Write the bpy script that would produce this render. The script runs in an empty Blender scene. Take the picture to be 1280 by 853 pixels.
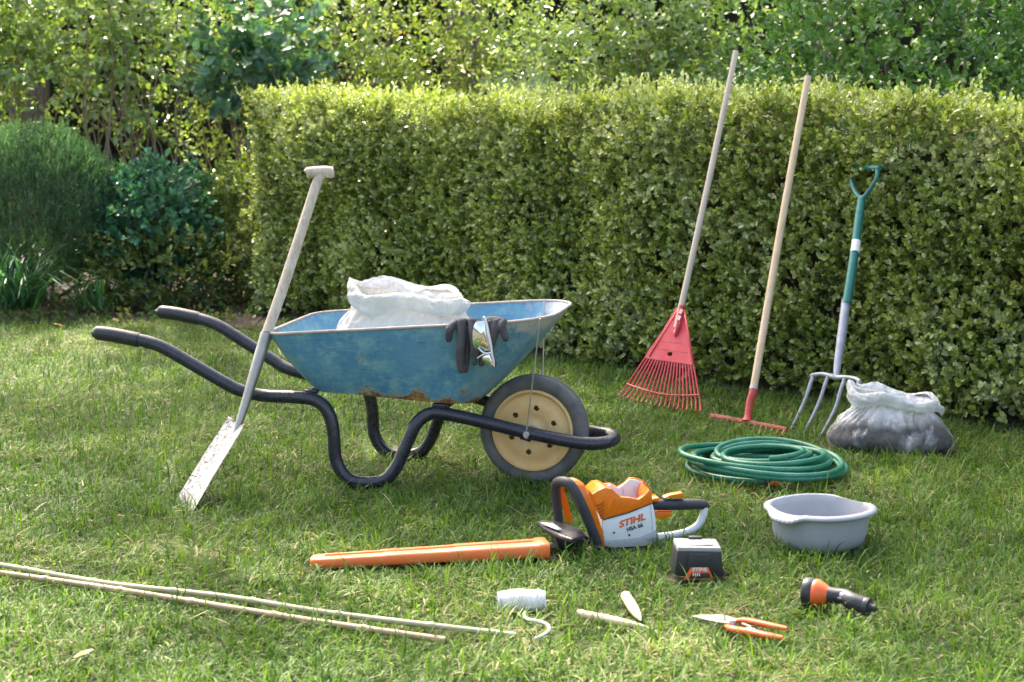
import bpy, bmesh, math, random
import numpy as np
from mathutils import Vector, Matrix, noise
random.seed(7); rng = np.random.default_rng(11)
S = bpy.context.scene; COL = S.collection
R = math.radians

# ------------------------------------------------------------------ camera and measuring
FPX = 2400.0; PITCH = R(8.3); CH = 1.53
CAMP = Vector((0, 0, CH))
FW = Vector((0, math.cos(PITCH), -math.sin(PITCH))); UP = Vector((0, math.sin(PITCH), math.cos(PITCH)))
def ray(x, y): return FW + Vector(((x-640)/FPX, 0, 0)) + UP*((426.5-y)/FPX)
def G(x, y, z=0.0):
    d = ray(x, y); return CAMP + d*((z-CH)/d.z)
def P(x, y, Y):
    d = ray(x, y); return CAMP + d*(Y/d.y)
class Fr:
    """a thing's own frame: u to the right, v away, w up"""
    def __init__(s, O, ang=0.0, u=None, w=None):
        s.O = Vector(O)
        if u is None:
            s.u = Vector((math.cos(ang), math.sin(ang), 0)); s.w = Vector((0, 0, 1))
        else:
            s.u = Vector(u).normalized(); w = Vector(w); s.w = (w - s.u*w.dot(s.u)).normalized()
        s.v = s.w.cross(s.u)
    def loc(s, q):
        q = Vector(q)-s.O; return Vector((q.dot(s.u), q.dot(s.v), q.dot(s.w)))
    def at(s, x, y, yo=0.0):
        d = ray(x, y); t = ((s.O+s.v*yo-CAMP).dot(s.v))/d.dot(s.v); return s.loc(CAMP+d*t)
    def g(s, x, y, z=0.0): return s.loc(G(x, y, z))
    def wp(s, x, y, z): return s.O+s.u*x+s.v*y+s.w*z
    def mat(s):
        m = Matrix((s.u, s.v, s.w)).transposed().to_4x4(); m.translation = s.O; return m

# ------------------------------------------------------------------ objects
def tag(o, label=None, cat=None, group=None, kind=None):
    if label: o['label'] = label
    if cat: o['category'] = cat
    if group: o['group'] = group
    if kind: o['kind'] = kind
    return o
def thing(name, label, cat, fr=None, loc=None, group=None):
    o = bpy.data.objects.new(name, None); COL.objects.link(o); o.empty_display_size = .05
    if fr: o.matrix_world = fr.mat()
    if loc is not None: o.location = loc
    return tag(o, label, cat, group)
def link(name, me, m, parent=None, smooth=True):
    o = bpy.data.objects.new(name, me); COL.objects.link(o)
    if m is not None:
        for mm in (m if isinstance(m, (list, tuple)) else [m]): me.materials.append(mm)
    if smooth:
        me.polygons.foreach_set('use_smooth', [True]*len(me.polygons))
    if parent: o.parent = parent
    return o
class MB:
    def __init__(s): s.v = []; s.f = []
    def add(s, vs, fs):
        b = len(s.v); s.v += [tuple(q) for q in vs]; s.f += [tuple(b+i for i in f) for f in fs]; return s
    def tube(s, pts, r, n=12, cap=True, sub=0, flat=1.0, up=None):
        pts = [Vector(q) for q in pts]; rr = list(r) if hasattr(r, '__len__') else [r]*len(pts)
        if sub: pts, rr = spline(pts, rr, sub)
        k = len(pts); T = []
        for i in range(k):
            t = pts[min(i+1, k-1)]-pts[max(i-1, 0)]; T.append(t.normalized() if t.length > 1e-9 else Vector((0, 0, 1)))
        ref = Vector(up) if up else (Vector((0, 0, 1)) if abs(T[0].z) < .9 else Vector((1, 0, 0)))
        nn = (ref-T[0]*ref.dot(T[0])).normalized(); vs = []
        for i in range(k):
            nn = (nn-T[i]*nn.dot(T[i])).normalized(); bb = T[i].cross(nn)
            for j in range(n):
                a = 2*math.pi*j/n; vs.append(pts[i]+(nn*math.cos(a)*flat+bb*math.sin(a))*rr[i])
        fs = [(i*n+j, i*n+(j+1) % n, (i+1)*n+(j+1) % n, (i+1)*n+j) for i in range(k-1) for j in range(n)]
        if cap: fs += [tuple(range(n-1, -1, -1)), tuple((k-1)*n+j for j in range(n))]
        return s.add(vs, fs)
    def rings(s, rings, cap0=True, cap1=True, closed=True):
        n = len(rings[0]); vs = [q for r_ in rings for q in r_]
        m = n if closed else n-1
        fs = [(i*n+j, i*n+(j+1) % n, (i+1)*n+(j+1) % n, (i+1)*n+j) for i in range(len(rings)-1) for j in range(m)]
        if cap0: fs.append(tuple(range(n-1, -1, -1)))
        if cap1: fs.append(tuple((len(rings)-1)*n+j for j in range(n)))
        return s.add(vs, fs)
    def lathe(s, prof, n=32, o=(0, 0, 0), ax=(0, 0, 1), cap=False):
        ax = Vector(ax).normalized(); o = Vector(o)
        a = ax.orthogonal().normalized(); b = ax.cross(a)
        return s.rings([[o+ax*h+(a*math.cos(2*math.pi*j/n)+b*math.sin(2*math.pi*j/n))*r_ for j in range(n)] for r_, h in prof], cap, cap)
    def box(s, c, d, rot=None, bev=0.0):
        bm = bmesh.new(); bmesh.ops.create_cube(bm, size=1)
        for v in bm.verts: v.co = Vector((v.co.x*d[0], v.co.y*d[1], v.co.z*d[2]))
        return s.bm(bm, c, rot, bev)
    def bm(s, bm, c=(0, 0, 0), rot=None, bev=0.0, seg=2):
        if bev: bmesh.ops.bevel(bm, geom=list(bm.edges), offset=bev, segments=seg, affect='EDGES', profile=.6, clamp_overlap=True)
        M_ = (rot.to_4x4() if rot else Matrix())
        bm.verts.index_update()
        s.add([Vector(c)+M_ @ v.co for v in bm.verts], [[v.index for v in f.verts] for f in bm.faces]); bm.free(); return s
    def prism(s, poly, y0, y1, bev=0.0, inset=0.0):
        """poly of (x,z) pairs pushed from y0 to y1"""
        bm = bmesh.new(); cx = sum(q[0] for q in poly)/len(poly); cz = sum(q[1] for q in poly)/len(poly)
        def ring(y, k): return [bm.verts.new((cx+(q[0]-cx)*(1-k), y, cz+(q[1]-cz)*(1-k))) for q in poly]
        a = ring(y0, inset); b = ring(y1, inset); n = len(poly)
        bm.faces.new(a); bm.faces.new(b[::-1])
        for i in range(n): bm.faces.new((a[i], b[i], b[(i+1) % n], a[(i+1) % n]))
        bmesh.ops.recalc_face_normals(bm, faces=bm.faces)
        return s.bm(bm, bev=bev)
    def mesh(s, name='m'):
        me = bpy.data.meshes.new(name); me.from_pydata(s.v, [], s.f); me.validate(); me.update(); return me
    def build(s, name, m, parent=None, smooth=True, sharp=None):
        me = s.mesh(name)
        if sharp is None and smooth: sharp = 42
        if sharp is not None:
            bm = bmesh.new(); bm.from_mesh(me); bmesh.ops.recalc_face_normals(bm, faces=bm.faces)
            for e in bm.edges:
                if len(e.link_faces) == 2 and e.calc_face_angle(0) > R(sharp): e.smooth = False
            bm.to_mesh(me); bm.free()
        return link(name, me, m, parent, smooth)
def spline(pts, rr, sub):
    out = []; ro = []; k = len(pts)
    for i in range(k-1):
        p0 = pts[max(i-1, 0)]; p1 = pts[i]; p2 = pts[i+1]; p3 = pts[min(i+2, k-1)]
        for j in range(sub):
            t = j/sub; t2 = t*t; t3 = t2*t
            out.append(.5*((2*p1)+(p2-p0)*t+(2*p0-5*p1+4*p2-p3)*t2+(3*p1-p0-3*p2+p3)*t3)); ro.append(rr[i]*(1-t)+rr[i+1]*t)
    return out+[pts[-1]], ro+[rr[-1]]
def fuse(mb, voxel, it=6, fac=.5):
    o = bpy.data.objects.new('tmp', mb.mesh()); COL.objects.link(o)
    m = o.modifiers.new('r', 'REMESH'); m.mode = 'VOXEL'; m.voxel_size = voxel
    q = o.modifiers.new('s', 'SMOOTH'); q.iterations = it; q.factor = fac
    me = bpy.data.meshes.new_from_object(o.evaluated_get(bpy.context.evaluated_depsgraph_get()))
    bpy.data.objects.remove(o); return me
def text_mesh(txt, size, depth=.0004, shear=0.0, bold=0.0, align='CENTER', sx=1.0):
    cu = bpy.data.curves.new('t', 'FONT'); cu.body = txt; cu.size = size; cu.extrude = depth; cu.shear = shear; cu.offset = bold
    cu.align_x = align; cu.align_y = 'CENTER'; cu.resolution_u = 4
    o = bpy.data.objects.new('tmp', cu); COL.objects.link(o)
    me = bpy.data.meshes.new_from_object(o.evaluated_get(bpy.context.evaluated_depsgraph_get()))
    bpy.data.objects.remove(o)
    for v in me.vertices: v.co.x *= sx
    return me

# ------------------------------------------------------------------ materials
class NT:
    def __init__(s, name):
        s.m = bpy.data.materials.new(name); s.m.use_nodes = True; s.t = s.m.node_tree
        s.b = s.t.nodes['Principled BSDF']; s.out = s.t.nodes['Material Output']
    def n(s, typ, **kw):
        q = s.t.nodes.new(typ)
        for k, v in kw.items():
            if k in q.inputs.keys(): q.inputs[k].default_value = v
            else: setattr(q, k, v)
        return q
    def l(s, a, b): s.t.links.new(a, b)
    def co(s, scale=(1, 1, 1)):
        c = s.n('ShaderNodeTexCoord'); m = s.n('ShaderNodeMapping'); m.inputs['Scale'].default_value = scale
        s.l(c.outputs['Object'], m.inputs['Vector']); return m.outputs['Vector']
    def noise(s, scale, detail=4, rough=.6, vec=None):
        q = s.n('ShaderNodeTexNoise'); q.inputs['Scale'].default_value = scale; q.inputs['Detail'].default_value = detail; q.inputs['Roughness'].default_value = rough
        s.l(vec if vec is not None else s.co(), q.inputs['Vector']); return q.outputs['Fac']
    def ramp(s, fac, stops):
        q = s.n('ShaderNodeValToRGB'); e = q.color_ramp.elements
        while len(e) < len(stops): e.new(.5)
        for i, (p_, c) in enumerate(stops):
            e[i].position = p_; e[i].color = (c, c, c, 1) if not hasattr(c, '__len__') else (*c, 1)
        s.l(fac, q.inputs['Fac']); return q.outputs['Color']
    def mix(s, fac, a, b, mode='MIX'):
        q = s.n('ShaderNodeMix'); q.data_type = 'RGBA'; q.blend_type = mode
        for sock, val in ((q.inputs[0], fac), (q.inputs[6], a), (q.inputs[7], b)):
            if hasattr(val, 'is_output'): s.l(val, sock)
            elif hasattr(val, '__len__'): sock.default_value = (*val, 1)
            else: sock.default_value = val
        return q.outputs[2]
    def math(s, op, a, b=0.0):
        q = s.n('ShaderNodeMath'); q.operation = op
        for i, val in enumerate((a, b)):
            if hasattr(val, 'is_output'): s.l(val, q.inputs[i])
            else: q.inputs[i].default_value = val
        return q.outputs[0]
    def bump(s, h, strength=.3, dist=.002):
        q = s.n('ShaderNodeBump'); q.inputs['Strength'].default_value = strength; q.inputs['Distance'].default_value = dist
        s.l(h, q.inputs['Height']); s.l(q.outputs['Normal'], s.b.inputs['Normal'])
    def set(s, **kw):
        for k, v in kw.items():
            k = {'col': 'Base Color', 'rough': 'Roughness', 'metal': 'Metallic', 'spec': 'Specular IOR Level'}.get(k, k)
            if hasattr(v, 'is_output'): s.l(v, s.b.inputs[k])
            else: s.b.inputs[k].default_value = (*v, 1) if hasattr(v, '__len__') else v
        return s
def M(name, a, b=None, scale=30, rough=.5, metal=0, bump=0, bscale=150, spec=.5, stretch=(1, 1, 1), lo=.35, hi=.65, dirt=None):
    t = NT(name); b = b or tuple(x*.75 for x in a); v = t.co(stretch)
    c = t.mix(t.ramp(t.noise(scale, 5, .65, v), [(lo, 0), (hi, 1)]), a, b)
    if dirt: c = t.mix(t.ramp(t.noise(dirt[1], 8, .75), [(dirt[2], 0), (dirt[2]+.08, 1)]), c, dirt[0])
    t.set(col=c, metal=metal, spec=spec)
    rr = t.ramp(t.noise(scale*1.7, 4, .6, v), [(.3, max(0, rough-.1)), (.7, min(1, rough+.1))]); t.set(rough=rr)
    if bump: t.bump(t.noise(bscale, 5, .6, v), bump)
    return t.m
def leaf_mat(name, rough=.45, trans=.3, spec=.4, tmul=1.5):
    t = NT(name); a = t.n('ShaderNodeAttribute'); a.attribute_name = 'tint'
    c = t.mix(t.ramp(t.noise(60, 2), [(.3, 0), (.7, 1)]), a.outputs['Color'], t.mix(1.0, a.outputs['Color'], (.8, .85, .8), 'MULTIPLY'))
    t.set(col=c, rough=rough, spec=spec)
    tr = t.n('ShaderNodeBsdfTranslucent'); t.l(t.mix(1.0, c, (1.25*tmul, 1.3*tmul, .55*tmul), 'MULTIPLY'), tr.inputs['Color'])
    mx = t.n('ShaderNodeMixShader'); mx.inputs[0].default_value = trans
    t.l(t.b.outputs[0], mx.inputs[1]); t.l(tr.outputs[0], mx.inputs[2]); t.l(mx.outputs[0], t.out.inputs['Surface'])
    return t.m

def wrinkle(t, scales):
    h = None
    for sc, wt, st in scales:
        a = t.math('ABSOLUTE', t.math('SUBTRACT', t.noise(sc, 3, .55, t.co(st)), .5)); a = t.math('MULTIPLY', t.math('MINIMUM', t.math('MULTIPLY', a, 5), 1), wt); h = a if h is None else t.math('ADD', h, a)
    return h
m_black = M('black_painted_steel', (.016, .018, .030), (.032, .033, .046), 25, .3, dirt=((.13, .12, .12), 22, .66), bump=.12)
m_rubber = M('black_rubber', (.014, .015, .022), (.026, .027, .036), 40, .36, bump=.15)
m_tyre = M('dusty_tyre_rubber', (.085, .082, .08), (.15, .145, .14), 14, .8, bump=.3, bscale=220)
m_cream = M('cream_enamel', (.68, .44, .17), (.74, .53, .26), 9, .45, dirt=((.20, .09, .03), 16, .62), bump=.1)
m_wood = M('weathered_ash_wood', (.58, .51, .41), (.42, .34, .25), 14, .65, stretch=(6, 6, .8), bump=.3, bscale=80, dirt=((.28, .22, .17), 26, .62))
m_wood2 = M('tan_wood', (.50, .36, .22), (.62, .48, .33), 14, .6, stretch=(6, 6, .6), bump=.2, bscale=80)
m_wood3 = M('greyed_wood', (.46, .38, .31), (.57, .48, .39), 14, .65, stretch=(6, 6, .6), bump=.2, bscale=80)
m_peg = M('pale_turned_wood', (.66, .55, .36), (.55, .43, .26), 20, .6, stretch=(1, 6, 6), bump=.15, bscale=80)
m_steel = M('brushed_steel', (.40, .375, .34), (.30, .28, .26), 18, .45, metal=.8, dirt=((.2, .17, .13), 40, .66))
m_blade = M('scraped_stainless', (.43, .425, .41), (.33, .325, .31), 12, .5, metal=.15, dirt=((.045, .04, .035), 75, .515), stretch=(1, 1, 1))
m_fork = M('grey_hammered_steel', (.36, .38, .43), (.28, .29, .33), 30, .42, metal=.3, bump=.1)
m_green = M('dark_green_plastic', (.015, .13, .11), (.02, .17, .145), 20, .35, dirt=((.3, .3, .27), 45, .72))
m_white = M('white_label', (.75, .75, .74), (.66, .66, .64), 60, .5)
m_red = M('faded_red_plastic', (.56, .032, .05), (.62, .075, .085), 12, .5, dirt=((.35, .2, .15), 60, .7), bump=.08)
m_redm = M('chipped_red_paint', (.52, .06, .045), (.42, .05, .04), 20, .5, dirt=((.25, .16, .11), 45, .6), bump=.1)
m_head = M('red_brown_worn_paint', (.40, .065, .04), (.30, .07, .04), 30, .6, dirt=((.25, .16, .11), 40, .62), bump=.15)
m_rust = M('rusty_steel', (.30, .12, .06), (.2, .085, .045), 40, .75, dirt=((.36, .25, .18), 50, .6), bump=.2)
m_orange = M('orange_plastic', (.84, .19, .010), (.78, .165, .008), 8, .27)
m_orange2 = M('orange_scabbard_plastic', (.84, .155, .028), (.86, .20, .06), 8, .42)
m_wplast = M('white_plastic', (.74, .75, .77), (.68, .69, .71), 8, .38)
m_gplast = M('grey_plastic', (.42, .43, .45), (.38, .39, .41), 8, .45)
m_dark = M('black_plastic', (.018, .019, .024), (.03, .03, .036), 15, .42, bump=.08)
m_grip = M('soft_black_grip', (.024, .025, .034), (.035, .036, .048), 15, .6, bump=.15, bscale=400)
m_ogloss = M('deep_orange_trim', (.80, .14, .03), (.74, .11, .025), 8, .35)
m_basin = M('grey_lavender_plastic', (.37, .38, .41), (.33, .34, .365), 6, .38, dirt=((.46, .47, .5), 30, .64))
m_twine = M('white_cotton_twine', (.78, .77, .74), (.68, .67, .64), 120, .85, bump=.5, bscale=600)
m_glove = M('charcoal_coated_glove', (.036, .037, .043), (.075, .075, .083), 30, .78, bump=.55, bscale=130, dirt=((.11, .10, .09), 55, .62))
def sack_mat():
    t = NT('thin_white_plastic'); c = t.mix(t.ramp(t.noise(6, 4), [(.35, 0), (.65, 1)]), (.80, .785, .75), (.72, .70, .665)); t.set(col=c, rough=.45, spec=.35)
    t.bump(wrinkle(t, ((10, 1, (1, 1, 1)), (24, .5, (1, 1, .5)), (55, .2, (1, 1, 1)))), .5, .010)
    tr = t.n('ShaderNodeBsdfTranslucent'); t.l(c, tr.inputs['Color']); mx = t.n('ShaderNodeMixShader'); mx.inputs[0].default_value = .38
    t.l(t.b.outputs[0], mx.inputs[1]); t.l(tr.outputs[0], mx.inputs[2]); t.l(mx.outputs[0], t.out.inputs['Surface']); return t.m
m_sack = sack_mat()
m_knit = M('black_knit_fabric', (.012, .012, .014), (.022, .022, .025), 60, .95, bump=.6, bscale=900)
m_soil = M('dark_potting_soil', (.03, .024, .02), (.07, .058, .05), 60, .95, bump=.8, bscale=120)
m_twig = M('brown_bark', (.17, .125, .085), (.28, .22, .155), 25, .85, stretch=(3, 3, .6), bump=.6, bscale=60)
m_trunk = M('tree_bark', (.07, .05, .035), (.15, .115, .085), 9, .9, stretch=(3, 3, .5), bump=1, bscale=30)
m_deadleaf = M('dry_leaf', (.42, .2, .07), (.55, .34, .14), 60, .7)
m_paleleaf = M('pale_dry_leaf', (.56, .42, .2), (.45, .3, .12), 60, .7)
m_leaf = leaf_mat('leaf', .42, .3)
m_gloss = leaf_mat('glossy_leaf', .3, .22, .6)
m_grass = leaf_mat('grass_blade', .55, .3, .18)
m_rim = M('chipped_metal_rim', (.36, .29, .27), (.48, .41, .37), 30, .55, dirt=((.1, .2, .28), 30, .6), bump=.2)
m_plate = M('worn_galvanised', (.5, .49, .47), (.36, .36, .36), 30, .45, metal=.4)

def paint_mat():
    t = NT('worn_blue_paint'); v = t.co()
    base = t.mix(t.ramp(t.noise(5, 6, .65), [(.35, 0), (.65, 1)]), (.055, .22, .385), (.135, .325, .455))
    base = t.mix(t.ramp(t.noise(16, 8, .75), [(.47, 0), (.66, 1)]), base, (.20, .40, .45))
    # long pale scratches
    sc = t.co((2.2, 8, 60)); base = t.mix(t.ramp(t.noise(3.2, 3, .5, sc), [(.68, 0), (.74, .75)]), base, (.30, .42, .46))
    sd2 = t.co((3, 10, 70)); base = t.mix(t.ramp(t.noise(4.5, 4, .6, sd2), [(.62, 0), (.68, .7)]), base, (.03, .10, .15))
    base = t.mix(t.ramp(t.noise(45, 6, .8), [(.66, 0), (.70, 1)]), base, (.022, .06, .09))
    sep = t.n('ShaderNodeSeparateXYZ'); t.l(v, sep.inputs[0])
    # rust that creeps up from the bottom seam
    low = t.ramp(sep.outputs[2], [(.318, .30), (.345, .13), (.43, .0)])
    nz = t.noise(13, 8, .7); rust = t.ramp(t.math('ADD', nz, low), [(.67, 0), (.72, 1)])
    rc = t.mix(t.ramp(t.noise(40, 6, .7), [(.4, 0), (.6, 1)]), (.33, .2, .06), (.12, .045, .02))
    halo = t.ramp(t.math('ADD', nz, low), [(.62, 0), (.69, .6)])
    nose = t.ramp(sep.outputs[0], [(.0, 0), (.12, .0)]); q_ = t.n('ShaderNodeMapRange'); q_.inputs[1].default_value = -.22; q_.inputs[2].default_value = .1; t.l(sep.outputs[0], q_.inputs[0])
    q2 = t.n('ShaderNodeMapRange'); q2.inputs[1].default_value = .54; q2.inputs[2].default_value = .63; t.l(sep.outputs[2], q2.inputs[0])
    worn = t.ramp(t.math('ADD', t.math('MULTIPLY', t.math('MULTIPLY', q_.outputs[0], q2.outputs[0]), .42), t.noise(18, 8, .75)), [(.60, 0), (.76, .85)]); base = t.mix(worn, base, (.46, .47, .46))
    dk = t.ramp(t.noise(38, 5, .8), [(.64, 0), (.68, .8)]); base = t.mix(dk, base, (.03, .05, .06))
    c = t.mix(halo, base, (.36, .34, .2)); c = t.mix(rust, c, rc)
    t.set(col=c, rough=t.mix(rust, (.42, .42, .42), (.85, .85, .85)))
    t.bump(t.mix(.5, t.noise(24, 6, .7), rust), .25, .003); return t.m
m_paint = paint_mat()
def hose_mat():
    t = NT('green_mesh_hose')
    v = t.co(); w1 = t.n('ShaderNodeTexVoronoi'); w1.inputs['Scale'].default_value = 230; t.l(v, w1.inputs['Vector'])
    c = t.mix(t.ramp(w1.outputs['Distance'], [(.25, 0), (.6, 1)]), (.004, .095, .05), (.012, .18, .105))
    c = t.mix(t.ramp(t.noise(9, 6, .7), [(.52, 0), (.78, .55)]), c, (.14, .34, .26))
    t.set(col=c, rough=.38); return t.m
m_hose = hose_mat()
def film_mat():
    t = NT('clear_plastic_film'); t.set(col=(.78, .78, .77), rough=.2, spec=.9)
    v = t.co(); sp_ = t.n('ShaderNodeSeparateXYZ'); t.l(v, sp_.inputs[0])
    wr = wrinkle(t, ((9, 1, (1, 1, .35)), (20, .6, (1, 1, .4)), (45, .2, (1, 1, 1)))); t.bump(wr, .6, .010)
    fold = t.ramp(t.noise(13, 3, .6, t.co((1.6, 1.6, .45))), [(.50, 0), (.72, 1)])
    lowm = t.ramp(t.math('ADD', sp_.outputs[2], t.math('MULTIPLY', t.math('SUBTRACT', t.noise(7, 3), .5), .10)), [(.10, .05), (.155, .55)])
    lw = t.n('ShaderNodeLayerWeight'); lw.inputs['Blend'].default_value = .35
    a = t.math('ADD', t.math('ADD', lowm, t.math('MULTIPLY', fold, .30)), t.math('MULTIPLY', lw.outputs['Fresnel'], .55)); a = t.math('MINIMUM', a, .9)
    tp = t.n('ShaderNodeBsdfTransparent'); mx = t.n('ShaderNodeMixShader'); t.l(a, mx.inputs[0])
    t.l(tp.outputs[0], mx.inputs[1]); t.l(t.b.outputs[0], mx.inputs[2]); t.l(mx.outputs[0], t.out.inputs['Surface']); return t.m
m_film = film_mat()
def lens_mat():
    t = NT('mirror_lens'); t.set(col=(.72, .74, .78), metal=.95, rough=.06); return t.m
m_lens = lens_mat()
def bamboo(name, a, b):
    return M(name, a, b, 10, .5, stretch=(1.5, 6, 6), bump=.1, dirt=((.3, .22, .13), 40, .66))
m_cane1 = bamboo('green_grey_bamboo', (.36, .33, .19), (.28, .28, .17)); m_cane2 = bamboo('tan_bamboo', (.40, .29, .165), (.31, .22, .12))

# ------------------------------------------------------------------ foliage in numpy
def np_mesh(name, V, Fq, tint=None):
    """V (n,3); Fq list of (k,m) index arrays"""
    me = bpy.data.meshes.new(name); V = np.asarray(V, np.float32)
    me.vertices.add(len(V)); me.vertices.foreach_set('co', V.ravel())
    nl = sum(f.size for f in Fq); me.loops.add(nl); me.loops.foreach_set('vertex_index', np.concatenate([f.ravel() for f in Fq]).astype(np.int32))
    tot = np.concatenate([np.full(len(f), f.shape[1], np.int32) for f in Fq]); st = np.concatenate([[0], np.cumsum(tot)[:-1]]).astype(np.int32)
    me.polygons.add(len(tot)); me.polygons.foreach_set('loop_start', st); me.polygons.foreach_set('loop_total', tot)
    if tint is not None:
        a = me.attributes.new('tint', 'FLOAT_COLOR', 'POINT'); c = np.ones((len(V), 4), np.float32); c[:, :3] = tint; a.data.foreach_set('color', c.ravel())
    me.update(calc_edges=True); return me
def nrm(a): return a/np.maximum(np.linalg.norm(a, axis=-1, keepdims=True), 1e-9)
OVAL = np.array([(0, 0, 0), (.36, .28, .06), (.46, .6, .05), (.22, .92, -.02), (0, 1, -.06), (-.22, .92, -.02), (-.46, .6, .05), (-.36, .28, .06)])
OVALF = [np.array([(0, 1, 2, 3), (0, 5, 6, 7)]), np.array([(0, 3, 4), (0, 4, 5)])]
POINT = np.array([(0, 0, 0), (.42, .25, .08), (.42, .5, .08), (.2, .8, 0), (0, 1, -.1), (-.2, .8, 0), (-.42, .5, .08), (-.42, .25, .08)])
NEED = np.array([(0, 0, 0), (.5, .4, .1), (0, 1, 0), (-.5, .4, .1)]); NEEDF = [np.array([(0, 1, 2, 3)])]
def leaves(tmpl, faces, pos, fwd, nm, ln, wd, col):
    f = nrm(fwd); s = nrm(np.cross(f, nm)); n2 = np.cross(s, f)
    V = pos[:, None, :]+s[:, None, :]*(tmpl[None, :, 0:1]*wd[:, None, None])+f[:, None, :]*(tmpl[None, :, 1:2]*ln[:, None, None])+n2[:, None, :]*(tmpl[None, :, 2:3]*ln[:, None, None])
    k = len(tmpl); off = (np.arange(len(pos))*k)
    Fs = [(off[:, None, None]+f_[None]).reshape(-1, f_.shape[1]) for f_ in faces]
    return V.reshape(-1, 3), Fs, np.repeat(col, k, axis=0)
def sprigs(pos, axis, n, ln, spread, leaf, ratio, pal, w, patch=None, tmpl=OVAL, faces=OVALF, jit=.15, droop=0.0, face=None, own=.4):
    """leaves set along short twigs; pos/axis per twig"""
    N = len(pos); axis = nrm(axis); t = (np.arange(n)+.4)/n
    a = nrm(np.cross(axis, rng.normal(size=(N, 3)))); b = np.cross(axis, a)
    ang = (np.arange(n)*2.4)[None, :]+rng.uniform(0, 6.28, (N, 1))+rng.normal(0, .4, (N, n))
    L = ln[:, None]*t[None, :]
    rad = a[:, None, :]*np.cos(ang)[..., None]+b[:, None, :]*np.sin(ang)[..., None]
    pp = pos[:, None, :]+axis[:, None, :]*L[..., None]
    sp = spread*(1.15-.75*t)[None, :, None]
    f = axis[:, None, :]+rad*sp+rng.normal(0, .25, (N, n, 3)); f[..., 2] -= droop
    nm = axis[:, None, :]-rad*.5+rng.normal(0, .35, (N, n, 3))
    if face is not None: nm = nm+np.array(face)
    sz = rng.uniform(leaf[0], leaf[1], (N, n))*(1-.3*np.abs(t-.5))[None, :]
    pal = np.array(pal); w = np.array(w)/sum(w)
    base = pal[rng.choice(len(pal), N, p=w)] if patch is None else patch
    c = base[:, None, :]*(1-own)+pal[rng.choice(len(pal), (N, n), p=w)]*own
    c = c*rng.uniform(1-jit*2, 1+jit*2, (N, n, 1))
    return leaves(tmpl, faces, pp.reshape(-1, 3), f.reshape(-1, 3), nm.reshape(-1, 3), sz.ravel(), (sz*ratio).ravel(), c.reshape(-1, 3))
def merge(parts):
    V = []; F3 = {}; C = []; b = 0
    for v, fs, c in parts:
        V.append(v); C.append(c)
        for f in fs: F3.setdefault(f.shape[1], []).append(f+b)
        b += len(v)
    return np.concatenate(V), [np.concatenate(x) for x in F3.values()], np.concatenate(C)
def nz3(p, s): return noise.noise(Vector((p[0]*s, p[1]*s, p[2]*s)))
def ellip(N, c, r, shell=.35, lump=.18, ls=3.0, zmin=None):
    d = nrm(rng.normal(size=(N, 3))); k = 1-shell*rng.uniform(0, 1, N)**1.6
    lm = np.array([1+lump*2*nz3(q, ls*.6)+lump*nz3(q+5, ls*1.7) for q in d+np.array(c)*.37])
    p = np.array(c)+d*np.array(r)*(k*lm)[:, None]
    if zmin is not None:
        ok = p[:, 2] > zmin; p = p[ok]; d = d[ok]
    return p, d
def stems_mb(base, tips, r0, r1, wob=.06, base_spread=.1):
    mb = MB()
    for q in tips:
        b0 = Vector((base[0]+random.gauss(0, base_spread), base[1]+random.gauss(0, base_spread), base[2]))
        q = Vector(q); pts = [b0]
        for t in (.3, .6, .85):
            m_ = b0.lerp(q, t); m_ += Vector((random.gauss(0, wob), random.gauss(0, wob), random.gauss(0, wob*.5))); pts.append(m_)
        pts.append(q); mb.tube(pts, [r0, r0*.8, r0*.6, r1*1.2, r1], 6, sub=3)
    return mb

# ------------------------------------------------------------------ setting: ground, lawn, beds
HA = np.array((-1.67, 11.8)); HB = np.array((2.95, 6.90))
HD = (HB-HA)/np.linalg.norm(HB-HA); HN = np.array((HD[1], -HD[0]))     # HN points to the camera side
if HN[1] > 0: HN = -HN
HLEN = float(np.linalg.norm(HB-HA)); HH = 1.33; HT = .75
def hedge_dist(x, y): return (x-HA[0])*HN[0]+(y-HA[1])*HN[1]    # >0 in front of the hedge face
def ground_mat():
    t = NT('lawn_earth'); c = t.mix(t.ramp(t.noise(3, 8, .7), [(.35, 0), (.65, 1)]), (.03, .036, .014), (.055, .05, .024))
    c = t.mix(t.ramp(t.noise(40, 6, .7), [(.45, 0), (.65, 1)]), c, (.08, .066, .038)); t.set(col=c, rough=.95); t.bump(t.noise(60, 6), .6, .01); return t.m
def bed_mat():
    t = NT('bare_soil'); c = t.mix(t.ramp(t.noise(8, 8, .7), [(.35, 0), (.65, 1)]), (.045, .033, .026), (.10, .075, .055))
    t.set(col=c, rough=.95); t.bump(t.noise(45, 8), 1, .02); return t.m
g = MB(); g.add([(-120, -120, 0), (120, -120, 0), (120, 120, 0), (-120, 120, 0)], [(0, 1, 2, 3)]); tag(g.build('ground', ground_mat()), kind='structure')
def lawn_edge(x): return 11.12+.16*math.sin(x*2.1+.7)+.08*math.sin(x*5.3)
vb = []; xs = [-9+.15*i for i in range(51)]
for x in xs: vb += [(x, lawn_edge(x), .006), (x, 24, .006)]
b = MB(); b.add(vb, [(2*i, 2*i+2, 2*i+3, 2*i+1) for i in range(len(xs)-1)])
tag(b.build('soil_bed', bed_mat(), smooth=False), kind='structure')
def hp(s_, off, z): q = HA+HD*s_+HN*off; return (q[0], q[1], z)
b = MB(); nb = 40; vb = []
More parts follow.
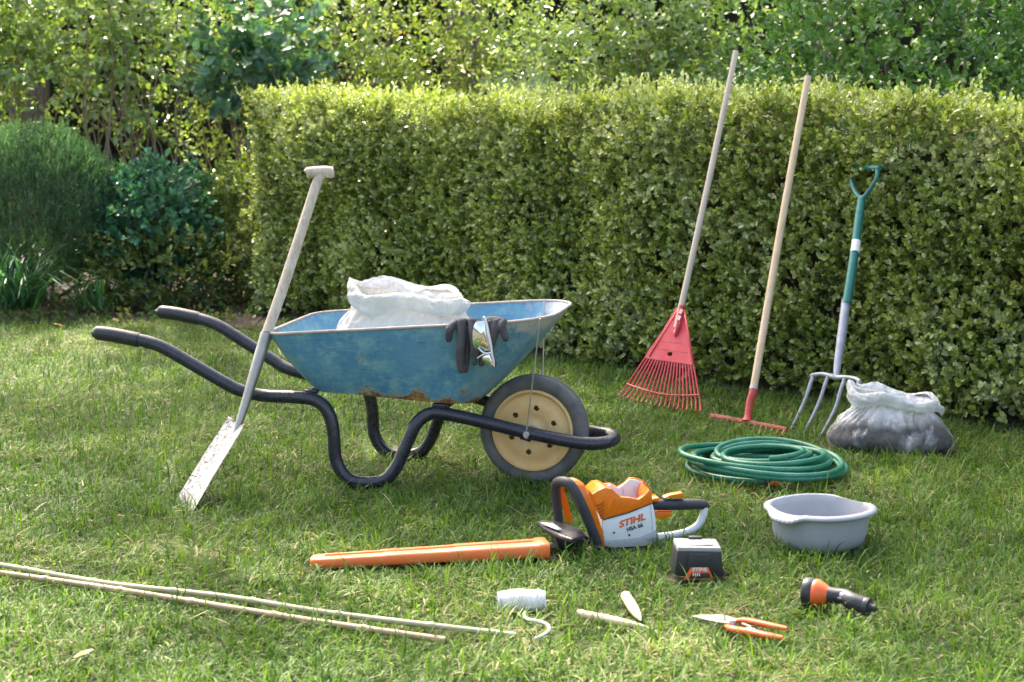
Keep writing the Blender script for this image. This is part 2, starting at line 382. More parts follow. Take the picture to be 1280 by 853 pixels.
for i in range(nb+1):
    s_ = -.1+(HLEN+.3)*i/nb; vb += [hp(s_, .02+.05*math.sin(i*1.7)+.03*math.sin(i*.6), .010), hp(s_, -1.4, .010)]
b.add(vb, [(2*i, 2*i+2, 2*i+3, 2*i+1) for i in range(nb)]); tag(b.build('soil_strip', bed_mat(), smooth=False), kind='structure')

# ------------------------------------------------------------------ hedge
def hedge():
    t = thing('hedge', 'long clipped small leaved hedge behind the garden tools', 'hedge', loc=(0, 0, 0))
    def surf(s_, z): return .05*math.sin(s_*2.3)+.035*math.sin(s_*5.1+z*3)+.07*nz3((s_, z*1.2, 3.3), 2.2)
    def top(s_): return HH-.06*(1-s_/HLEN)+.03*math.sin(s_*1.9+.4)+.06*nz3((s_, 0, 8.8), 1.7)+.05*nz3((s_, 0, 2.8), 4.5)
    parts = []
    pal = [(.225, .28, .050), (.31, .37, .085), (.45, .49, .24), (.12, .16, .027), (.58, .60, .43), (.38, .34, .09), (.22, .12, .05)]
    w = [5, 4, 2.2, 3, 1.3, .5, .18]
    # face
    N = 22500; s_ = rng.uniform(-.02, HLEN, N); z = rng.uniform(.02, 1, N)**.95*HH
    bulge = np.array([surf(a, c) for a, c in zip(s_, z)]); tp = np.array([top(a) for a in s_])
    z = z/HH*tp; dep = -.15*rng.uniform(0, 1, N)**1.8
    rnd = .12*np.clip((z/tp-.85)/.15, 0, 1)**2
    off = bulge+dep-rnd-.05*np.clip(1-z/.15, 0, 1)
    endr = np.clip(1-s_/.25, 0, 1)**2*.22; off = off-endr
    pos = np.stack([HA[0]+HD[0]*s_+HN[0]*off, HA[1]+HD[1]*s_+HN[1]*off, z], 1)
    ax = np.array([HN[0], HN[1], .75])[None]+rng.normal(0, .55, (N, 3))
    gap = np.array([nz3((a, c*1.2, 4), 7)+.5*nz3((a, c, 9), 15) for a, c in zip(s_, z)]); gk = (gap < .30) | (rng.uniform(0, 1, N) < .3); pos = pos[gk]; ax = ax[gk]; s_ = s_[gk]; z = z[gk]; N = len(s_)
    patch = np.array([nz3((a, c, 0), 2.1)*.5+nz3((a, c, 7), 6)*.5 for a, c in zip(s_, z)])
    P0 = np.array(pal)
    idx = np.digitize(patch+rng.normal(0, .13, N)+.10*np.clip((z-1.0)/.3, 0, 1)+.08*(s_/HLEN-.5), [-.2, -.02, .16, .33]); order = np.array([3, 0, 1, 2, 4])  # tints turn paler near the top, sunlight put into the leaf colour
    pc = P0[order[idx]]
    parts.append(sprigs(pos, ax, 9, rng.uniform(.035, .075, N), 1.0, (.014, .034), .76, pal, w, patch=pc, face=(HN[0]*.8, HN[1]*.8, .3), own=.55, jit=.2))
    # top, pale leaf tints carry some of the sunlight
    N = 5200; s_ = rng.uniform(-.02, HLEN, N); d_ = rng.uniform(0, HT, N); tp = np.array([top(a) for a in s_])
    z = tp-.06*rng.uniform(0, 1, N)-.06*np.clip((d_-HT+.12)/.12, 0, 1)+.03*np.array([nz3((a, c, 2), 5) for a, c in zip(s_, d_)])
    pos = np.stack([HA[0]+HD[0]*s_-HN[0]*d_, HA[1]+HD[1]*s_-HN[1]*d_, z], 1)
    ax = np.array([0, 0, 1.0])[None]+rng.normal(0, .45, (N, 3))
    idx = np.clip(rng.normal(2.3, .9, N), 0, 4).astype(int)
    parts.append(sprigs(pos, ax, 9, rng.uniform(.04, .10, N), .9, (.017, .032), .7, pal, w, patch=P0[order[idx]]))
    # loose shoots that stand up out of the clipped top
    N = 900; s_ = rng.uniform(0, HLEN, N); d_ = rng.uniform(-.02, HT*.8, N); cl_ = np.array([nz3((a*1.0, 4, 4), 2.6) for a in s_]); ok = cl_+rng.normal(0, .15, N) > -.02; s_ = s_[ok]; d_ = d_[ok]; cl_ = cl_[ok]; N = len(s_)
    z = np.array([top(a) for a in s_])-.02+.05*np.clip(cl_, 0, 1)
    pos = np.stack([HA[0]+HD[0]*s_-HN[0]*d_, HA[1]+HD[1]*s_-HN[1]*d_, z], 1); ax = np.array([0, 0, 1.0])[None]+rng.normal(0, .28, (N, 3))
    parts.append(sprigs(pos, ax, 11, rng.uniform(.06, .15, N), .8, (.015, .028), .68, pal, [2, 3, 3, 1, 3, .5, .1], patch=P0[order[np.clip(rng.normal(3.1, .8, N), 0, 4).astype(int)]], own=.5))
    # ends
    for e, sg in ((0.0, -1), (HLEN, 1)):
        N = 1500; d_ = rng.uniform(.05, HT, N); z = rng.uniform(.02, 1, N)*HH; so = e+sg*(.08*rng.uniform(-1, .3, N)+.06*np.sin(d_*6+z*4))
        pos = np.stack([HA[0]+HD[0]*so-HN[0]*d_, HA[1]+HD[1]*so-HN[1]*d_, z], 1)
        ax = np.array([HD[0]*sg, HD[1]*sg, .7])[None]+rng.normal(0, .5, (N, 3))
        parts.append(sprigs(pos, ax, 9, rng.uniform(.04, .08, N), 1, (.016, .03), .68, pal, w))
    V, Fs, C = merge(parts); link('foliage', np_mesh('hedge_foliage', V, Fs, C), leaf_mat('box_leaf', .36, .26, .65), t, False)
    # inside: an uneven dark core added to block light, and the stems
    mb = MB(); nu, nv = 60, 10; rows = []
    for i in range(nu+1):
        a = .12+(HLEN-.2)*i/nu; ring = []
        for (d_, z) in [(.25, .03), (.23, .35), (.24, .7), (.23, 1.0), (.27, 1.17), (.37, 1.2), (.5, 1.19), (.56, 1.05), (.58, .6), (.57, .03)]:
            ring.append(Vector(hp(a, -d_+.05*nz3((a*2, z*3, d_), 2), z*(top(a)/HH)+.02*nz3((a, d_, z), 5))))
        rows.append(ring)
    mb.rings(rows); mb.build('blocking_core', M('dark_hedge_core', (.03, .03, .014), (.055, .045, .022), 45, .95, bump=1, bscale=60), t)
    st = MB()
    for i in range(90):
        a = random.uniform(.05, HLEN); z0 = 0; q0 = Vector(hp(a, -random.uniform(.05, .5), 0)); q1 = Vector(hp(a+random.gauss(0, .12), random.uniform(-.12, -.02), random.uniform(.25, 1.25)))
        st.tube([q0, q0.lerp(q1, .5)+Vector((random.gauss(0, .03), random.gauss(0, .03), .03)), q1], [.008, .005, .002], 5, sub=3)
    st.build('stem', m_twig, t)
hedge()

# ------------------------------------------------------------------ shrubs and trees behind
m_sheen = leaf_mat('sheen_leaf', .28, .30, .75, 1.2)
def shrub(name, label, cat, c, r, N, n, leaf, ratio, pal, w, twig=(.06, .14), shell=.5, lump=.2, mat=None, tmpl=OVAL, faces=OVALF, up=.4, spread=1.0, stems=14, sr=(.012, .004), zmin=.04, ls=3.0, droop=.0, outw=.8, group=None, rnd=.45):
    t = thing(name, label, cat, loc=(c[0], c[1], 0), group=group)
    p, d = ellip(N, c, r, shell, lump, ls, zmin)
    loc0 = np.array((c[0], c[1], 0.0))
    ax = d*outw+np.array([0, 0, up])+rng.normal(0, rnd, d.shape)
    V, Fs, C = sprigs(p-loc0, ax, n, rng.uniform(*twig, len(p)), spread, leaf, ratio, pal, w, tmpl=tmpl, faces=faces, droop=droop)
    link('foliage', np_mesh(name, V, Fs, C), mat or m_leaf, t, False)
    if stems:
        pick = p[rng.choice(len(p), stems)]-loc0
        stems_mb((0, 0, 0), pick, sr[0], sr[1]).build('stem', m_twig, t)
    return t
YG = [(.17, .25, .055), (.27, .35, .10), (.10, .155, .03), (.46, .50, .25)]
MG = [(.07, .17, .038), (.105, .23, .055), (.045, .115, .028), (.20, .33, .10)]
BG = [(.04, .125, .085), (.06, .175, .115), (.025, .085, .06), (.13, .27, .16)]
OL = [(.12, .15, .03), (.165, .20, .045), (.075, .095, .02), (.23, .27, .08)]
LG = [(.20, .29, .085), (.28, .38, .13), (.12, .20, .055), (.42, .49, .24)]
# grey green needle mound, left
shrub('needle_shrub', 'rounded grey green needle leaved shrub at the left edge', 'shrub', (-3.02, 12.05, .60), (.55, .5, .50), 8500, 13, (.020, .034), .20, [(.06, .14, .075), (.10, .20, .11), (.03, .08, .042), (.19, .29, .19)], [4, 3, 2, 1.5], twig=(.05, .09), shell=.22, lump=.05, tmpl=NEED, faces=NEEDF, up=1.5, spread=.8, stems=16, outw=.6, rnd=.22)
# glossy dark bush
shrub('glossy_shrub', 'dark blue green glossy bush between the needle shrub and the hedge', 'shrub', (-2.30, 12.15, .52), (.42, .42, .36), 1250, 7, (.034, .056), .66, [(.05, .16, .10), (.075, .22, .14), (.03, .10, .065), (.15, .33, .18)], [4, 3, 2, 1.5], twig=(.05, .10), lump=.16, mat=m_gloss, stems=12)
shrub('low_shrub', 'low olive leaved shrub under the glossy dark bush', 'shrub', (-2.18, 11.85, .24), (.55, .35, .25), 900, 7, (.024, .042), .6, OL+BG[:1], [4, 3, 3, 1, 2], twig=(.05, .1), lump=.2, stems=10)
shrub('low_shrub', 'small bright leaved shrub tucked beside the left end of the hedge', 'shrub', (-1.72, 12.35, .45), (.30, .3, .45), 900, 7, (.026, .042), .62, YG+OL[:2], [2, 1, 3, 1, 2, 2], twig=(.05, .1), lump=.2, stems=10)
def strappy(name, label, x, y, n, ln, wd, pal, arch=.9, tilt=.35):
    t = thing(name, label, 'plant', loc=(x, y, 0)); V = []; F4 = []; C = []; K = 7; pal = np.array(pal)
    for i in range(n):
        a = random.uniform(0, 6.283); L = random.uniform(*ln); w0 = random.uniform(*wd); h = random.gauss(tilt, .18); c = pal[random.randrange(len(pal))]*random.uniform(.75, 1.25)
        p0 = np.array((random.gauss(0, .06), random.gauss(0, .06), 0)); d = np.array((math.cos(a), math.sin(a), 0)); sd = np.array((-d[1], d[0], 0)); q = p0.copy(); b0 = len(V)
        for k in range(K):
            tt = k/(K-1); th = h+arch*tt*tt*random.uniform(.9, 1.5); q = q+(d*math.sin(th)+np.array((0, 0, math.cos(th))))*L/K
            wv = w0*(1-tt**2.2)*.5+.0006
            V += [q-sd*wv, q+sd*wv]; C += [c, c]
        F4 += [(b0+2*k, b0+2*k+1, b0+2*k+3, b0+2*k+2) for k in range(K-1)]
    link('foliage', np_mesh(name, np.array(V), [np.array(F4)], np.array(C)), m_leaf, t, True); return t
strappy('strap_leaf_plant', 'clump of long arching strap leaves at the foot of the needle shrub', -2.98, 11.42, 150, (.4, .75), (.011, .018), [(.035, .13, .05), (.05, .17, .06), (.025, .085, .035), (.08, .2, .09)], 1.5, .4)
strappy('strap_leaf_plant', 'smaller strap leaved tuft beside the bare soil', -2.55, 11.55, 46, (.3, .5), (.010, .016), [(.05, .15, .06), (.08, .2, .06), (.12, .22, .08)], 1.4, .5)
strappy('sword_leaf_plant', 'pale sword leaves sticking up above the hedge near the leaf rake', 1.02, 10.05, 26, (1.15, 1.5), (.026, .04), [(.26, .33, .22), (.12, .22, .08), (.34, .40, .27)], .25, .10)
# tall leafy shrubs with bare stems, left back
def tall(name, label, x, y, top, spreadr, N, leaf, ratio, pal, w, nst, zl, group=None, droop=.3, lump=.25, tmpl=POINT, fol=7, sr=.009):
    t = thing(name, label, 'shrub', loc=(x, y, 0), group=group)
    p, d = ellip(N, (0, 0, (zl+top)/2), (spreadr, spreadr*.8, (top-zl)/2), .85, lump, 2.5)
    ax = d*.5+np.array([0, 0, .35])+rng.normal(0, .6, d.shape)
    V, Fs, C = sprigs(p, ax, fol, rng.uniform(.12, .3, len(p)), 1.1, leaf, ratio, pal, w, tmpl=tmpl, droop=droop)
    link('foliage', np_mesh(name, V, Fs, C), m_sheen, t, False)
    stems_mb((0, 0, 0), p[rng.choice(len(p), nst)], sr, .004, .05, spreadr*.35).build('stem', m_twig, t)
    return t
TG = 'tall leafy shrubs at the back of the garden'
tall('tall_shrub', 'tall loose light leaved shrub above the needle shrub at the left edge', -3.55, 13.6, 2.45, .65, 520, (.05, .085), .62, LG, [4, 3, 3, 1], 22, .85, TG)
tall('tall_shrub', 'tall shrub with many bare stems above the glossy dark bush', -2.65, 13.4, 2.5, .6, 420, (.05, .085), .62, LG, [4, 3, 3, 1], 30, 1.0, TG)
tall('tall_shrub', 'big leaved blue green shrub above the left end of the hedge', -1.72, 13.3, 1.95, .42, 170, (.075, .12), .75, [(.10, .21, .13), (.14, .27, .17), (.07, .15, .09), (.22, .35, .22)], [4, 3, 3, 1], 10, 1.1, TG)
tall('tall_shrub', 'small leaved shrub with bare stems behind the low bright shrub', -2.0, 14.2, 2.3, .5, 420, (.035, .06), .6, YG, [4, 3, 3, 1], 20, .6, TG)
tall('tall_shrub', 'sunny yellow green shrub behind the left part of the hedge', -1.1, 14.0, 2.5, .62, 640, (.035, .06), .66, YG, [4, 3, 2, 2], 20, .5, TG)
tall('tall_shrub', 'sunny shrub with reddish stems behind the middle of the hedge', -.25, 14.3, 2.4, .55, 470, (.04, .07), .6, YG+[(.35, .2, .05)], [4, 3, 2, 2, .5], 24, .5, TG)
tall('tall_shrub', 'pale dappled shrub behind the hedge just right of its middle', .35, 13.2, 2.3, .52, 520, (.035, .06), .6, LG, [3, 3, 2, 3], 22, .6, TG)
tall('tall_shrub', 'open light leaved shrub behind the hedge left of the leaf rake', .95, 12.8, 2.35, .45, 420, (.045, .075), .6, LG, [4, 3, 3, 1], 20, .7, TG)
tall('tall_shrub', 'thin leaved shrub behind the top of the leaf rake handle', 1.5, 13.2, 2.2, .45, 420, (.04, .07), .6, MG+LG, [3, 3, 2, 1, 2, 2, 1, 1], 18, .5, TG)
shrub('broad_shrub', 'large dense bright green bush behind the right end of the hedge', 'shrub', (2.35, 11.25, 1.15), (1.05, .75, 1.15), 3200, 7, (.035, .06), .62, MG, [4, 4, 2, 2], twig=(.06, .13), lump=.10, shell=.4, stems=14, sr=(.02, .004), mat=m_sheen)
shrub('broad_shrub', 'second dense bush with lighter leaves past the right end of the hedge', 'shrub', (3.75, 10.7, 1.15), (.85, .8, 1.2), 2200, 7, (.035, .06), .62, MG+LG[:1], [4, 4, 2, 3, 3], twig=(.06, .13), lump=.12, shell=.4, stems=12, sr=(.02, .004))
shrub('feathery_shrub', 'blue grey feathery shrub peeking over the middle of the hedge', 'shrub', (.08, 11.9, .95), (.34, .3, .42), 900, 14, (.03, .05), .09, [(.15, .22, .19), (.21, .29, .25), (.1, .16, .13), (.3, .36, .32)], [4, 3, 2, 1], twig=(.1, .18), tmpl=NEED, faces=NEEDF, up=1.2, spread=.7, stems=10, lump=.1, rnd=.3)

def tree(name, label, x, y, trunk_h, r0, crown, N, leaf, pal):
    t = thing(name, label, 'tree', loc=(x, y, 0)); cx, cy, cz, rx, ry, rz = crown
    mb = MB(); tp = Vector((cx*.3, cy*.3, trunk_h)); mb.tube([(0, 0, -.05), (.04, .02, trunk_h*.35), tp*.7+Vector((.05, 0, 0)), tp], [r0*1.25, r0, r0*.85, r0*.7], 12, sub=4)
    p, d = ellip(N, (cx, cy, cz), (rx, ry, rz), .8, .25, 2.0)
    for q in p[rng.choice(len(p), 16)]:
        q = Vector(q); mb.tube([tp*random.uniform(.75, 1), tp.lerp(q, .5)+Vector((0, 0, .3)), q], [r0*.45, r0*.22, .015], 7, sub=4)
    mb.build('trunk', m_trunk, t)
    # clumps with gaps between
    cl = p[rng.choice(len(p), max(14, N//55))]; pk = cl[rng.integers(0, len(cl), N)]+rng.normal(0, .36, (N, 3))
    ax = rng.normal(0, .7, (N, 3))+np.array([0, 0, .3])
    V, Fs, C = sprigs(pk, ax, 8, rng.uniform(.15, .4, N), 1.1, leaf, .62, pal, [4, 3, 3, 1], tmpl=POINT, droop=.3)
    link('crown', np_mesh(name, V, Fs, C), m_leaf, t, False); return t
tree('garden_tree', 'tall tree with a brown trunk behind the sunny shrubs', -.45, 16.6, 6.2, .16, (0, 0, 11.5, 3.3, 2.4, 5.4), 2500, (.08, .13), MG)
tree('garden_tree', 'tall tree with a dark trunk behind the open light leaved shrub', 2.6, 16.2, 6.0, .14, (0, 0, 11.5, 3.0, 2.4, 5.4), 2300, (.08, .13), MG)
tree('garden_tree', 'tall tree with a grey trunk behind the bare stemmed shrubs', -4.2, 16.8, 6.4, .15, (.2, 0, 11.8, 3.3, 2.4, 5.4), 2400, (.08, .13), MG)

def far_wood():
    parts = []; N = 5200
    x = rng.uniform(-7.5, 7.5, N); z = rng.uniform(0, 1, N)*3.4
    y = 17.6+.5*np.sin(x*1.3)+.35*np.sin(x*3.1+z*2)+rng.uniform(-.5, .3, N)
    pos = np.stack([x, y, z], 1); ax = np.array([0, -1, .3])[None]+rng.normal(0, .6, (N, 3))
    parts.append(sprigs(pos, ax, 8, rng.uniform(.15, .35, N), 1.1, (.06, .10), .6, [(.04, .075, .02), (.06, .11, .03), (.03, .045, .015), (.11, .10, .04)], [4, 3, 3, 1], tmpl=POINT, droop=.3))
    V, Fs, C = merge(parts); o = link('far_wood', np_mesh('far_wood', V, Fs, C), m_leaf, None, False); tag(o, kind='stuff')
    mb = MB(); rows = []
    for i in range(61):
        xx = -8+16*i/60; rows.append([Vector((xx, 17.9+.5*math.sin(xx*1.3)+.2*nz3((xx, z_, 0), 1.3)+(.5 if z_ > 3.2 else 0)+(1.2 if k > 5 else 0), z_)) for k, z_ in enumerate((0, .8, 1.6, 2.4, 3.1, 3.6, 3.5, 0))])
    mb.rings(rows); q = mb.build('thicket_backing', M('dark_gap_backing', (.028, .026, .014), (.05, .04, .025), 3, .95, bump=1, bscale=12)); tag(q, kind='stuff')  # solid backing wall, the shade of the leaf gaps is in its colour
far_wood()

# ================================================================== WHEELBARROW
BF = Fr(G(668, 602), R(-12)); A = BF.at
wb = thing('wheelbarrow', 'old blue wheelbarrow with a rusty tray and black tube frame', 'wheelbarrow', BF)
near = [(-1.425, -.30, .529), (-1.331, -.29, .504), (-1.213, -.28, .441), (-1.096, -.27, .375), (-1.039, -.26, .347), (-.951, -.25, .328), (-.84, -.25, .327), (-.757, -.25, .318), (-.711, -.25, .28), (-.690, -.25, .205), (-.682, -.25, .103), (-.645, -.25, .042), (-.585, -.25, .022), (-.503, -.25, .036), (-.456, -.24, .09), (-.423, -.23, .168), (-.388, -.22, .241), (-.344, -.20, .276), (-.279, -.19, .274), (-.166, -.165, .249), (-.025, -.135, .213), (.117, -.115, .184), (.215, -.105, .172), (.268, -.08, .171), (.29, -.035, .171)]
path = near+[(.296, 0, .171)]+[(x, -y, z) for x, y, z in near[::-1]]
MB().tube(path, .0235, 16, sub=6).build('frame', m_black, wb)
for sg in (1, -1):
    MB().tube([(-1.572, sg*.303, .547), (-1.565, sg*.303, .547), (-1.50, sg*.302, .541), (-1.415, sg*.30, .526), (-1.413, sg*.30, .526)], [.020, .0265, .0268, .0268, .024], 16, sub=3).build('handle_grip', m_rubber, wb)
# cross braces under the tray
for x, z, hw in ((-.80, .335, .25), (-.30, .292, .19)):
    MB().tube([(x, -hw, z), (x, hw, z)], .011, 10).build('cross_bar', m_black, wb)
# tray
def rrect(x0, x1, hy, rb, rf, z0, z1, n=8):
    pts = []
    for (cx, cy, r_, a0) in ((x1-rf, hy-rf, rf, 90), (x0+rb, hy-rb, rb, 180), (x0+rb, -hy+rb, rb, 270), (x1-rf, -hy+rf, rf, 0)):
        # counter-clockwise, corner by corner
        st = a0-90 if True else a0
        for k in range(n+1):
            a = R(st+90*k/n); pts.append((cx+r_*math.cos(a), cy+r_*math.sin(a)))
    L = []
    m_ = len(pts)
    for i in range(m_):
        a = pts[i]; c = pts[(i+1) % m_]; L.append(a)
        if (i+1) % (n+1) == 0:
            for k in range(1, 10): L.append((a[0]+(c[0]-a[0])*k/10, a[1]+(c[1]-a[1])*k/10))
    return [Vector((x, y, z0+(z1-z0)*(x-x0)/(x1-x0))) for x, y in L]
rim0 = rrect(-.93, .108, .315, .09, .20, .560, .640)
bot0 = rrect(-.79, -.185, .205, .07, .10, .345, .312)
def tray_rings(off):
    out = []
    for t_ in (0, .035, .09, .2, .4, .6, .8, .93, 1.0):
        ring = []
        for a, c in zip(bot0, rim0):
            q = a.lerp(c, t_)
            if t_ == .035: q = a.lerp(c, .012)+Vector((0, 0, .002))
            k = 4*t_*(1-t_)*.012; d = Vector((c.x-a.x, c.y-a.y, 0)).normalized(); q = q+d*k
            q = q+Vector((0, 0, 1))*.002*nz3(tuple(q), 9)-d*off+d*.003*nz3(tuple(q), 6)+Vector((0, 0, off*.8*(1-t_)))
            ring.append(q)
        cen = Vector((-.48, 0, 0)); out.append(ring)
    base = [Vector((q.x*.6-.48*.4, q.y*.6, q.z-.002)) for q in out[0]]
    return [base]+out
o_ = tray_rings(0); i_ = tray_rings(.004)
tr = MB(); tr.rings(o_+i_[::-1], True, True); tr.build('tray', m_paint, wb, sharp=50)
rp = [q+Vector((0, 0, .002)) for q in rim0]
MB().tube(rp+[rp[0]], .0055, 8, cap=False).build('tray_rim', m_rim, wb)
# the flat lip folded out at the front
lip = []
# tray mounts
for (x, y, z) in ((-.78, -.22, .345), (-.78, .22, .345), (-.31, -.185, .305), (-.31, .185, .305)):
    MB().box((x, y, z), (.05, .03, .014), bev=.003).build('tray_bracket', m_black, wb)
# wheel
wh = bpy.data.objects.new('wheel', None); COL.objects.link(wh); wh.parent = wb; wh.location = (0, 0, .198)
Rw = .2
tp = [(.148, -.036), (.160, -.046), (.176, -.050), (.190, -.046), (.1965, -.036), (.1995, -.024), (.2, -.009), (.197, -.006), (.197, .006), (.2, .009), (.1995, .024), (.1965, .036), (.190, .046), (.176, .050), (.160, .046), (.148, .036), (.140, .0), (.148, -.036)]
MB().lathe(tp, 72, ax=(0, 1, 0)).build('tyre', m_tyre, wh)
def disc_mesh(sg):
    mb = MB(); pr = [(.151, -.040), (.149, -.047), (.143, -.048), (.139, -.040), (.130, -.031), (.112, -.030), (.105, -.034), (.062, -.034), (.056, -.030), (.03, -.030), (.022, -.036), (0.0005, -.036)]
    full = [(r_, h*sg) for r_, h in pr]+[(r_, (h+.004)*sg) for r_, h in pr[::-1]]
    mb.lathe(full, 64, ax=(0, 1, 0)); me = mb.mesh()
    bm = bmesh.new(); bm.from_mesh(me); bmesh.ops.remove_doubles(bm, verts=bm.verts, dist=.0004); bmesh.ops.recalc_face_normals(bm, faces=bm.faces); bm.to_mesh(me); bm.free()
    o = bpy.data.objects.new('tmp', me); COL.objects.link(o)
    cut = MB()
    for k in range(6):
        a = R(20+60*k); cut.lathe([(.0105, -.1), (.0105, .1)], 16, (math.cos(a)*.083, 0, math.sin(a)*.083), (0, 1, 0), cap=True)
    cm = cut.mesh(); bm = bmesh.new(); bm.from_mesh(cm); bmesh.ops.recalc_face_normals(bm, faces=bm.faces); bm.to_mesh(cm); bm.free()
    co_ = bpy.data.objects.new('tmpc', cm); COL.objects.link(co_)
    md = o.modifiers.new('b', 'BOOLEAN'); md.object = co_; md.operation = 'DIFFERENCE'; md.solver = 'EXACT'
    r_ = bpy.data.meshes.new_from_object(o.evaluated_get(bpy.context.evaluated_depsgraph_get())); bpy.data.objects.remove(o); bpy.data.objects.remove(co_); return r_
for sg in (1, -1):
    me = disc_mesh(sg); bm = bmesh.new(); bm.from_mesh(me)
    for e in bm.edges:
        if len(e.link_faces) == 2 and e.calc_face_angle(0) > R(40): e.smooth = False
    bm.to_mesh(me); bm.free(); link('rim_disc', me, m_cream, wh)
ax_ = MB(); ax_.lathe([(.0095, -.15), (.0095, .15)], 14, ax=(0, 1, 0), cap=True)
ax_.build('axle', m_plate, wh)
for sg in (1, -1):
    hb = MB(); hb.lathe([(.001, -.046), (.017, -.046), (.02, -.040), (.02, -.03)], 24, ax=(0, sg, 0)); hb.build('hub_cap', m_rim, wh)
    nut = MB(); nut.lathe([(.001, -.160), (.011, -.160), (.0125, -.157), (.0125, -.147), (.001, -.147)], 6, (0, 0, 0), (0, sg, 0)); nut.build('axle_nut', m_plate, wb).location = (.0, 0, .205)
    MB().box((.0, -sg*.142, .205), (.042, .012, .05), Matrix.Rotation(R(14), 3, 'Y'), .004).build('axle_clamp', m_black, wb)
    MB().tube([(.075 if sg > 0 else -.02, -sg*.28, .643), (.04 if sg > 0 else -.01, -sg*.215, .44), (.0, -sg*.148, .215)], .0028, 8).build('stay_rod', m_plate, wb)

# ---- sack in the barrow
def crease(q, s):
    v = Vector(q)*s; v = v+Vector((noise.noise(v*.7), noise.noise(v*.7+Vector((9, 2, 4))), noise.noise(v*.7+Vector((3, 7, 1)))))*.6
    d = noise.voronoi(v)[0]; return min(1, d[1]-d[0])
def crumple(q, amp, s, seed=0.0):
    v = Vector(q)*s+Vector((seed, seed*1.3, -seed)); r_ = 1-abs(noise.noise(v)*2); r2 = 1-abs(noise.noise(v*2.3+Vector((3, 1, 2)))*2)
    return amp*(.7*(r_-.5)+.25*(r2-.5)+.55*(crease(v, 1.3)-.3)+.28*(crease(v+Vector((5, 5, 5)), 3.1)-.3))
def bag_rings(prof, n=96, amp=.02, s=9, seed=0.0, wav=0.0, pleat=0.0, zn=1.0, zw=.1):
    """prof: list of (cx,cy,rx,ry,z, tiltx) rings from the bottom up, over the lip and back inside"""
    rings = []
    for i, (cx, cy, rx, ry, z, tl) in enumerate(prof):
        ring = []
        for j in range(n):
            a = 2*math.pi*j/n; x = math.cos(a); y = math.sin(a); pw = .8
            x = math.copysign(abs(x)**pw, x); y = math.copysign(abs(y)**pw, y)
            q = Vector((cx+rx*x, cy+ry*y, z+tl*x+wav*math.sin(3*a+seed)*.5+wav*.5*math.sin(5*a+2*seed)))
            k = crumple(q, amp, s, seed)*(1 if i > 0 else .3)
            if pleat:
                ph = a*15+3*noise.noise(Vector((x*2+seed, y*2, 0)))+1.2*noise.noise(Vector((x*5, y*5, z*9))); k += pleat*(abs(math.sin(ph))**.7-.6)*math.exp(-((z-zn)/zw)**2)*(.5+.9*abs(noise.noise(Vector((x*3, y*3, seed)))))
            d = Vector((x, y, .35)).normalized()
            ring.append(q+d*k)
        rings.append(ring)
    return rings
def dense(prof, sub=4):
    out = []
    for i in range(len(prof)-1):
        p0 = prof[max(i-1, 0)]; p1 = prof[i]; p2 = prof[i+1]; p3 = prof[min(i+2, len(prof)-1)]
        for j in range(sub):
            t = j/sub; out.append(tuple(.5*((2*b_)+(c_-a_)*t+(2*a_-5*b_+4*c_-d_)*t*t+(3*b_-a_-3*c_+d_)*t**3) for a_, b_, c_, d_ in zip(p0, p1, p2, p3)))
    return out+[prof[-1]]
sk = thing('sack', 'crumpled white plastic sack lying open in the blue wheelbarrow', 'sack', BF)
DZ = -.012
prof = [(-.475, .02, .20, .13, .352, 0), (-.475, .02, .245, .16, .40, 0), (-.475, .02, .25, .175, .50, .0), (-.47, .02, .235, .165, .58, .0), (-.465, .03, .20, .145, .635, -.005), (-.46, .03, .185, .135, .67, -.014), (-.46, .03, .19, .145, .70, -.026), (-.46, .03, .20, .155, .71, -.028), (-.46, .03, .194, .148, .706, -.026), (-.46, .03, .17, .12, .685, -.02), (-.46, .03, .15, .09, .63, -.01), (-.46, .03, .12, .07, .58, 0), (-.46, .03, .03, .03, .54, 0)]
prof = [(a_-.022, b_, c_, d_, e_+DZ, f_) for a_, b_, c_, d_, e_, f_ in prof]
MB().rings(bag_rings(dense(prof, 7), 200, .022, 6.5, 1.7, .014, .014, .63, .09), True, True).build('bag_body', m_sack, sk, sharp=180)
cf = [(-.46, .025, .190, .150, .694, -.026), (-.458, .025, .208, .168, .708, -.028), (-.456, .022, .220, .178, .692, -.026), (-.46, .02, .216, .172, .662, -.022), (-.462, .02, .206, .162, .640, -.016)]
cf = [(a_-.022, b_, c_, d_, e_+DZ, f_) for a_, b_, c_, d_, e_, f_ in cf]
MB().rings(bag_rings(dense(cf, 8), 220, .030, 7, 4.4, .022), False, False).build('folded_collar', m_sack, sk, sharp=180)

# ---- gloves over the tray edge
def glove(name, label, fingers, palm):
    t = thing(name, label, 'glove', BF); mb = MB()
    for pts in fingers:
        mb.tube([A(*p_[:2], p_[2]) for p_ in pts], [p_[3] for p_ in pts], 10, sub=4)
        for p_ in (pts[0], pts[-1]):
            mb.lathe([(p_[3]*math.sin(R(a)), -p_[3]*math.cos(R(a))) for a in range(2, 180, 22)], 10, A(*p_[:2], p_[2]), cap=True)
    for pts in palm: mb.tube([Vector(q[:3]) for q in pts], [q[3] for q in pts], 12, sub=4, flat=.3, up=(0, 0, 1))
    me = fuse(mb, .003, 4); me.name = name; link('fabric', me, m_glove, t)
    x0, x1 = (568, 602) if 'left' in label else (603, 632); kb = MB()
    kb.tube([A(x0+(x1-x0)*k/6, 403.5-.35*k+(1.2 if k % 2 else 0), yo_+(-.004 if k % 2 else .004)) for k, yo_ in enumerate([-.330]*7)], [.008, .012, .0115, .0125, .0115, .012, .008], 10, sub=3, up=(0, -1, 0), flat=.6)
    kb.build('knit_back', m_knit, t); return t
